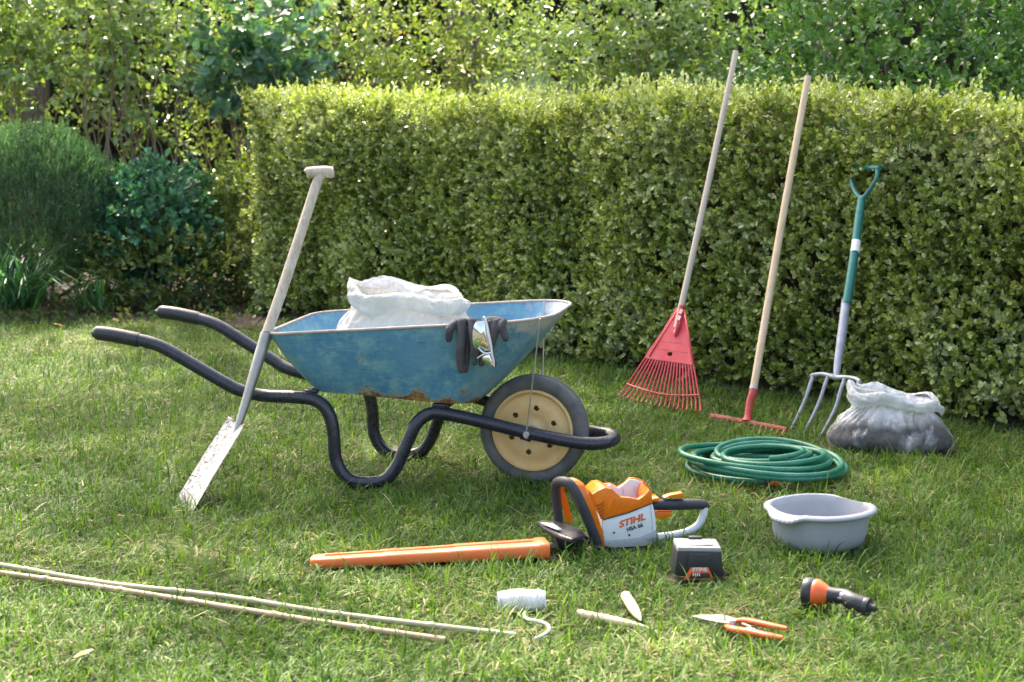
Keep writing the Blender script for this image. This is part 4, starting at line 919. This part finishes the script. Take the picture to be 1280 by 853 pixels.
# ================================================================== SPRAY NOZZLE
d0 = G(1006, 742, .045); d1 = G(1089, 760, .034); ND = (d1-d0); nz_ = thing('hose_nozzle', 'black and orange hose spray nozzle lying in the grass', 'nozzle', loc=(d0.x, d0.y, 0)); no = Vector((d0.x, d0.y, 0)); d0 -= no; d1 -= no; L_ = ND.length; ax7 = ND.normalized()
ax_h = (ax7+Vector((0, .12, .06))).normalized()
MB().lathe([(.001, .004), (.030, .004), (.032, .0), (.041, .0), (.043, .005), (.043, .022), (.040, .027)], 30, d0+Vector((0, 0, .004)), ax_h).build('spray_ring', m_dark, nz_)
for k in range(10):
    pass
MB().lathe([(.038, .024), (.041, .030), (.040, .040), (.031, .056), (.024, .068), (.022, .074)], 30, d0+Vector((0, 0, .004)), ax_h).build('orange_collar', m_ogloss, nz_)
n0 = d0+ax_h*.072+Vector((0, 0, .004)); MB().tube([n0-ax_h*.006, n0+ax_h*.02, n0+ax_h*.045, d0.lerp(d1, .72)+Vector((0, 0, .006)), d0.lerp(d1, .93)], [.024, .0225, .0225, .0255, .0255], 18, sub=4).build('handle', m_dark, nz_)
MB().tube([n0+ax_h*.015+Vector((0, 0, .012)), d0.lerp(d1, .62)+Vector((0, 0, .014)), d0.lerp(d1, .88)+Vector((0, 0, .014))], [.009, .0135, .0135], 12, sub=4).build('grey_inlay', m_fork, nz_)
MB().tube([n0+ax_h*.018+Vector((.0, -.022, -.002)), n0+ax_h*.045+Vector((.0, -.026, -.004)), d0.lerp(d1, .60)+Vector((0, -.026, 0))], [.006, .0075, .006], 8, sub=4).build('trigger', m_dark, nz_)
MB().lathe([(.0265, -.006), (.0275, .0), (.0265, .008), (.013, .010), (.011, .020), (.0125, .024), (.011, .028), (.001, .028)], 20, d0.lerp(d1, .93), ax7).build('hose_tail', m_dark, nz_)

# ================================================================== SECATEURS
SF = Fr(G(920, 785, 0), 0); sc_ = thing('secateurs', 'orange handled pruning secateurs lying in the grass', 'secateurs', SF)
def g8(x, y, z=.022): return SF.g(x, y, z)
def flat_poly(pts, z0, z1, bev=.001):
    a_ = [g8(x, y, z0) for x, y in pts]; h = z1-z0
    bm = bmesh.new(); lo = [bm.verts.new(q) for q in a_]; hi = [bm.verts.new(q+Vector((0, 0, h))) for q in a_]; n = len(a_)
    bm.faces.new(lo); bm.faces.new(hi[::-1])
    for i in range(n): bm.faces.new((lo[i], hi[i], hi[(i+1) % n], lo[(i+1) % n]))
    bmesh.ops.recalc_face_normals(bm, faces=bm.faces); mb = MB(); mb.bm(bm, bev=bev); return mb
flat_poly([(864, 772.5), (880, 771), (900, 770.5), (913, 773), (922, 776), (918, 781), (908, 781.5), (890, 778.5)], .034, .040).build('blade', m_steel, sc_)
flat_poly([(868, 774), (885, 777), (905, 778), (918, 774), (926, 778), (917, 785), (900, 784), (880, 779.5)], .026, .032).build('hook_blade', m_steel, sc_)
MB().lathe([(.001, .006), (.007, .006), (.008, .002), (.008, -.010)], 16, g8(915, 778, .040)).build('pivot_bolt', m_plate, sc_)
MB().tube([g8(x, y, z) for x, y, z in ((918, 776.5, .034), (930, 776, .036), (948, 779, .036), (968, 783, .036), (984, 786, .036))], [.008, .011, .0115, .010, .0075], 12, sub=4, flat=.75).build('handle', m_ogloss, sc_)
MB().tube([g8(x, y, z) for x, y, z in ((908, 783, .030), (918, 787, .031), (940, 791, .030), (960, 795, .030), (979, 798, .029))], [.008, .0125, .0135, .012, .0085], 12, sub=4, flat=.75).build('handle', m_ogloss, sc_)
MB().tube([g8(928, 780, .034), g8(938, 784, .036), g8(934, 786, .034), g8(944, 787, .036)], .003, 8, sub=4).build('spring', m_plate, sc_)

# ================================================================== PEGS, TWINE, CANES
def peg(label, a, c, r_):
    z = r_+.016; O = G(*a, z); E_ = G(*c, z-.004); f = Fr((O.x, O.y, 0), math.atan2(E_.y-O.y, E_.x-O.x)); t = thing('wooden_peg', label, 'peg', f, group='wooden planting pegs')
    p0 = f.loc(O); p1 = f.loc(E_); ax = (p1-p0); L = ax.length; ax = ax.normalized(); nt = [(.0005, 0), (r_*.85, .0), (r_, .003), (r_, L*.10), (r_*.86, L*.105), (r_*.86, L*.12), (r_, L*.125), (r_*1.02, L*.22), (r_*.88, L*.225), (r_*.88, L*.235), (r_*1.02, L*.24), (r_*1.0, L*.55), (r_*.72, L*.8), (r_*.2, L*.985), (.0005, L)]
    MB().lathe(nt, 18, p0, ax).build('stick', m_peg, t); return t
peg('longer turned wooden peg lying right of the twine roll', (722, 767), (814, 786), .0125)
peg('shorter turned wooden peg pointing down beside the longer peg', (782, 745), (801, 776), .0150)
tz = .036; t0 = G(622, 752, tz); t1 = G(682, 751, tz); tf = Fr((((t0+t1)/2).x, ((t0+t1)/2).y, 0), math.atan2(t1.y-t0.y, t1.x-t0.x)); tw = thing('twine_roll', 'roll of white twine with a loose curling end', 'twine', tf)
Lh = (t1-t0).length/2; pts = []; NTW = 22
for layer in range(2):
    for i in range(NTW*16):
        k = i/16; a = 2*math.pi*k; u_ = k/NTW; x = (-Lh+2*Lh*(u_ if layer == 0 else 1-u_))*(1 if layer == 0 else .72); env = 1+.06*math.sin(u_*9+layer*2)+.05*nz3((k*.6, layer, 0), 1)
        r_ = (.0255+.0045*layer)*env*(1-.10*abs(2*u_-1)**6); x += .010*math.sin(a+layer*1.5+k*.35)*(1 if layer else .25)
        pts.append(Vector((max(-Lh, min(Lh, x)), r_*math.cos(a), tz+r_*math.sin(a))))
MB().tube(pts, .0036, 6).build('winding', m_twine, tw)
MB().lathe([(.0005, -Lh+.002), (.025, -Lh+.002), (.0255, 0), (.025, Lh-.002), (.0005, Lh-.002)], 20, (0, 0, tz), (1, 0, 0)).build('core', m_twine, tw)
tl = [tf.g(x, y, z) for x, y, z in ((657, 763, .012), (655, 770, .030), (661, 774.5, .034), (673, 776.5, .034), (683, 780, .034), (686.5, 785, .034), (683, 791, .034), (674, 796, .032), (668, 798, .03))]
MB().tube(tl, .0038, 8, sub=5).build('loose_end', m_twine, tw)
def cane(label, pts, r_, m):
    q = [G(x, y, z) for x, y, z in pts]; t = thing('bamboo_cane', label, 'cane', loc=(q[-1].x, q[-1].y, 0), group='bamboo canes lying on the lawn'); o = Vector(t.location); q = [c-o for c in q]
    q, _ = spline(q, [0]*len(q), 10); rr = []; acc = 0; nodes = [.24, .52, .80, 1.06, 1.33, 1.6, 1.9]; ext = []; rad_ = []
    d = [0]
    for i in range(1, len(q)): d.append(d[-1]+(q[i]-q[i-1]).length)
    N = 260; tot = d[-1]; j = 0
    for i in range(N+1):
        s_ = tot*i/N
        while j < len(d)-2 and d[j+1] < s_: j += 1
        f = (s_-d[j])/max(1e-6, d[j+1]-d[j]); ext.append(q[j].lerp(q[j+1], f)); sr = tot-s_
        bumpn = sum(math.exp(-((sr-n_)/.007)**2) for n_ in nodes); rad_.append(r_*(1+.12*s_/tot-.06)*(1+.34*bumpn))
    MB().tube(ext, rad_, 12).build('stick', m, t); return t
cane('greenish bamboo cane, the farther one of the crossing pair', [(-120, 690, .030), (0, 706.5, .030), (130, 729, .032), (280, 746, .032), (400, 765, .030), (520, 780, .028), (645, 794.5, .024)], .0085, m_cane1)
cane('tan bamboo cane, the nearer one ending beside the twine', [(-120, 700, .028), (0, 716.5, .028), (130, 735, .028), (250, 754, .030), (400, 778, .030), (557, 800.5, .024)], .0092, m_cane2)

# ---- fallen leaves
def fallen(px, py, z, size, rot, m, label, tilt=.2):
    q = G(px, py, z); fr = Matrix.Translation(q) @ Matrix.Rotation(rot, 4, 'Z') @ Matrix.Rotation(tilt, 4, 'X'); mb = MB(); rows = []
    for i in range(9):
        t_ = i/8; w_ = .34*size*math.sin(math.pi*min(1, t_*.92+.06))**.8
        rows.append([Vector((-w_, t_*size, .16*w_+.1*size*t_*t_)), Vector((0, t_*size, .1*size*t_*t_)), Vector((w_, t_*size, .22*w_+.1*size*t_*t_))])
    mb.rings(rows, False, False, False); o = mb.build('fallen_leaf', m); o.matrix_world = fr; sm = o.modifiers.new('t', 'SOLIDIFY'); sm.thickness = .0006
    return tag(o, label, 'leaf', 'fallen dry leaves')
fallen(93, 822, .035, .05, -1.2, m_paleleaf, 'pale tan fallen leaf in the grass in front of the canes')
fallen(112, 374, .05, .075, .4, m_deadleaf, 'rust brown leaf standing on the soil beside the strap leaves', 1.1)
fallen(80, 408, .02, .06, 1.9, m_deadleaf, 'brown fallen leaf on bare soil under the strap leaves')
fallen(148, 402, .02, .05, .9, m_paleleaf, 'small tan fallen leaf on the soil above the far handle grip')
fl_ = fallen(20, 160, 1.16, .08, -1.4, m_deadleaf, 'rusty dead leaf resting on top of the needle shrub', .3); fl_.location = P(20, 162, 11.75)

# ================================================================== GRASS
def seg(a, c, r_): return (np.array((a[0], a[1])), np.array((c[0], c[1])), r_)
def wl(fr, x0, y0, x1, y1, r_): return seg(fr.wp(x0, y0, 0), fr.wp(x1, y1, 0), r_)
kill = [seg(BO, BO, .138), wl(AF, -.05, .055, .05, .055, .05), wl(SB, -.16, .14, .16, .14, .11), wl(TF, .0, .06, .13, .06, .06), wl(TF, -.12, .06, -.02, .06, .04), wl(BF, -.05, 0, .05, 0, .05), seg(k0_ := TF.wp(k0.x, k0.y, 0), TF.wp(k1.x, k1.y, 0), .034), wl(tf, -Lh, 0, Lh, 0, .020)]
low = [seg(G(0, 706), G(645, 795), .03), seg(G(0, 717), G(557, 802), .03), seg(G(722, 768), G(812, 787), .028), seg(G(782, 747), G(800, 777), .028), seg(G(655, 768), G(688, 785), .025), seg(G(688, 785), G(668, 799), .025), seg(G(866, 776), G(982, 796), .04), seg(G(1004, 742), G(1086, 764), .05), seg(G(953, 590), G(953, 590), .27), seg(G(945, 624), G(960, 624), .05), seg(BO, BO, .165), wl(AF, -.05, .03, .05, .03, .075), wl(TF, .0, .04, .12, .04, .09), wl(TF, -.14, .04, -.02, .04, .06), seg(k0_, TF.wp(k1.x, k1.y, 0), .055), wl(tf, -Lh, 0, Lh, 0, .045), seg(G(888, 521), G(984, 539), .04), seg(G(240, 643), G(240, 643), .03), wl(SB, -.16, .10, .16, .10, .14)]
vlow = [wl(AF, -.06, -.045, .06, -.045, .04), wl(AF, -.06, -.02, .06, -.02, .03), wl(TF, -.01, -.05, .13, -.05, .04), seg(G(888, 524), G(984, 542), .045), wl(TF, k0.x+.02, k0.y-.06, k1.x, k1.y-.06, .03), seg(G(1004, 748), G(1080, 768), .04), seg(G(655, 772), G(688, 788), .02), seg(G(722, 772), G(812, 790), .016), seg(G(868, 778), G(980, 800), .025), seg(HF.wp(-.12, -.20, 0), HF.wp(.08, -.20, 0), .04)]
def segd(p, s_):
    a, c, r_ = s_; ab = c-a; t_ = np.clip(((p-a)@ab)/max(1e-9, ab@ab), 0, 1); return np.linalg.norm(p-(a+t_[:, None]*ab), axis=1)-r_
def grass():
    N = 470000; v = rng.uniform(0, 1, N); y = 4.45+(12.2-4.45)*v; dens = np.where(y < 7.5, 1.0, np.clip(1.25-.033*y*1.0, .55, 1)*.85)
    ok = rng.uniform(0, 1, N) < dens; y = y[ok]; hw = .275*y+1.35; x = rng.uniform(-1, 1, len(y))*hw
    keep = (hedge_dist(x, y) > -.06+.05*rng.normal(size=len(x))) | (x < HA[0]-.05)
    keep &= ~((x < HA[0]+.3) & (y > 11.12+.16*np.sin(x*2.1+.7)+.08*np.sin(x*5.3)+.09*rng.normal(size=len(x))))
    x = x[keep]; y = y[keep]
    # thin the count where the trapezoid is narrow (keeps an even density over the lawn)
    pt = np.stack([x, y], 1)
    for s_ in kill:
        k = segd(pt, s_) > 0; pt = pt[k]
    hmul = np.ones(len(pt))
    for s_ in low:
        d = segd(pt, s_); hmul = np.minimum(hmul, np.where(d < 0, .62, 1))
    for s_ in vlow:
        d = segd(pt, s_); hmul = np.minimum(hmul, np.where(d < 0, .3, 1))
    n = len(pt); cl = np.array([nz3((a, c, 0), 1.1) for a, c in pt]); cm = np.array([nz3((a, c, 5), 4.5) for a, c in pt]); ch = np.array([nz3((a, c, 9), 13) for a, c in pt])
    # tussocks: pull blades a little towards clump centres
    L = rng.gamma(6, .0080, n)*(1+.4*cm+.5*ch)*hmul; L = np.clip(L, .014, .12)
    L *= 1-.25*np.clip((pt[:, 1]-9.5)/2, 0, 1)
    wd = rng.uniform(.0026, .0056, n); az = rng.normal(0, 1.25, n)+7*cm+5*ch
    th0 = np.abs(rng.normal(.65, .40, n)); bend = np.abs(rng.normal(1.1, .55, n))
    straw = rng.uniform(0, 1, n) < np.clip(.08+.28*cl+.30*cm-.05, .03, .5)
    th0 = np.where(straw, rng.uniform(.9, 1.45, n), th0)
    pal = np.array([(.105, .19, .028), (.165, .26, .042), (.055, .115, .018), (.27, .335, .075), (.13, .205, .06)])
    ti = np.clip((cl*1.6+cm*1.1+rng.normal(0, .65, n))*1.0+1.2, 0, 4.99).astype(int); order = np.array([2, 0, 4, 1, 3]); c = pal[order[ti]]*rng.uniform(.75, 1.25, (n, 1))
    sp_ = np.array([(.34, .29, .14), (.28, .23, .12), (.44, .39, .22), (.25, .26, .10)])
    c = np.where(straw[:, None], sp_[rng.integers(0, 4, n)]*rng.uniform(.7, 1.15, (n, 1)), c)
    d = np.stack([np.cos(az), np.sin(az), np.zeros(n)], 1); sd = np.stack([-np.sin(az), np.cos(az), np.zeros(n)], 1)
    q = np.concatenate([pt, np.zeros((n, 1))+.002], 1); q[:, 2] += np.where(straw, rng.uniform(0, .02, n), 0); Vs = []
    prof = (.75, 1.0, .75, 0)
    for k in range(4):
        w_ = (wd*prof[k]*.5)[:, None]
        if k < 3: Vs += [q-sd*w_, q+sd*w_]
        else: Vs += [q]
        th = np.clip(th0+bend*((k+.5)/3)**1.3, 0, 1.75); q = q+(d*np.sin(th)[:, None]+np.array((0, 0, 1.0))*np.cos(th)[:, None])*(L/3)[:, None]; q[:, 2] = np.maximum(q[:, 2], .004)
    V = np.stack(Vs, 1).reshape(-1, 3); o = np.arange(n)*7
    F4 = np.concatenate([np.stack([o, o+1, o+3, o+2], 1), np.stack([o+2, o+3, o+5, o+4], 1)]); F3 = np.stack([o+4, o+5, o+6], 1)
    ob = link('grass', np_mesh('grass', V, [F4, F3], np.repeat(c, 7, axis=0)), m_grass, None, False); tag(ob, kind='stuff')
    print('grass blades', n)
grass()
# broad leaves and seedlings at the foot of the shrubs
def litter():
    N = 500; x = rng.uniform(-4.2, -1.5, N); y = 11.2+rng.uniform(0, 1.0, N)**1.3*1.1
    pos = np.stack([x, y, np.full(N, .01)], 1); ax = rng.normal(0, .6, (N, 3))+np.array((0, 0, .7))
    V, Fs, C = sprigs(pos, ax, 4, rng.uniform(.03, .09, N), 1.1, (.02, .045), .7, OL+MG+[(.2, .12, .06)], [2, 2, 2, 1, 2, 2, 1, 1, 3]); tag(link('ground_cover', np_mesh('gc', V, Fs, C), m_leaf, None, False), kind='stuff')
litter()
def clover():
    parts = []
    for i in range(34):
        cx, cy = random.uniform(-1.9, 1.9), random.uniform(4.7, 9.0)
        if any(segd(np.array([[cx, cy]]), q)[0] < .08 for q in kill+low): continue
        N = random.randint(14, 40); r_ = random.uniform(.05, .16); pos = np.stack([rng.normal(cx, r_, N), rng.normal(cy, r_, N), rng.uniform(.008, .026, N)], 1)
        ax = np.array([0, -.15, 1.0])[None]+rng.normal(0, .25, (N, 3))
        parts.append(sprigs(pos, ax, 3, np.full(N, .003), 6.0, (.008, .014), .85, [(.08, .17, .045), (.11, .21, .06), (.06, .13, .035)], [3, 2, 2]))
    V, Fs, C = merge(parts); tag(link('clover', np_mesh('clover', V, Fs, C), m_grass, None, False), kind='stuff')
clover()

# ================================================================== light, camera
SE = R(50); SA = R(-22)     # azimuth from +Y towards +X
sd_ = Vector((math.sin(SA)*math.cos(SE), math.cos(SA)*math.cos(SE), math.sin(SE)))
sun = bpy.data.lights.new('sun', 'SUN'); sun.energy = 3.2; sun.angle = R(.55); sun.color = (1, .94, .83)
so_ = bpy.data.objects.new('sun', sun); COL.objects.link(so_); so_.rotation_euler = sd_.to_track_quat('Z', 'Y').to_euler()
wo = bpy.data.worlds.new('World'); S.world = wo; wo.use_nodes = True; nt = wo.node_tree
sky = nt.nodes.new('ShaderNodeTexSky'); sky.sky_type = 'NISHITA'; sky.sun_disc = False; sky.sun_elevation = SE; sky.sun_rotation = SA
sky.air_density = 1.0; sky.dust_density = 6.0; sky.ozone_density = .3
bg = nt.nodes['Background']; nt.links.new(sky.outputs[0], bg.inputs[0]); bg.inputs[1].default_value = .15
cam = bpy.data.cameras.new('camera'); co = bpy.data.objects.new('camera', cam); COL.objects.link(co); co.location = CAMP; co.rotation_euler = (R(90)-PITCH, 0, 0)
cam.sensor_width = 36; cam.lens = FPX/1280*36; cam.clip_end = 500; cam.dof.use_dof = True; cam.dof.focus_distance = 6.75; cam.dof.aperture_fstop = 5.2
S.camera = co
S.view_settings.view_transform = 'Standard'; S.view_settings.look = 'None'; S.view_settings.exposure = 2.1; S.view_settings.gamma = 1
S.view_settings.use_white_balance = True; S.view_settings.white_balance_temperature = 6950; S.view_settings.white_balance_tint = 8
S.cycles.max_bounces = 8; S.cycles.diffuse_bounces = 4; S.cycles.transparent_max_bounces = 12; S.cycles.use_denoising = True
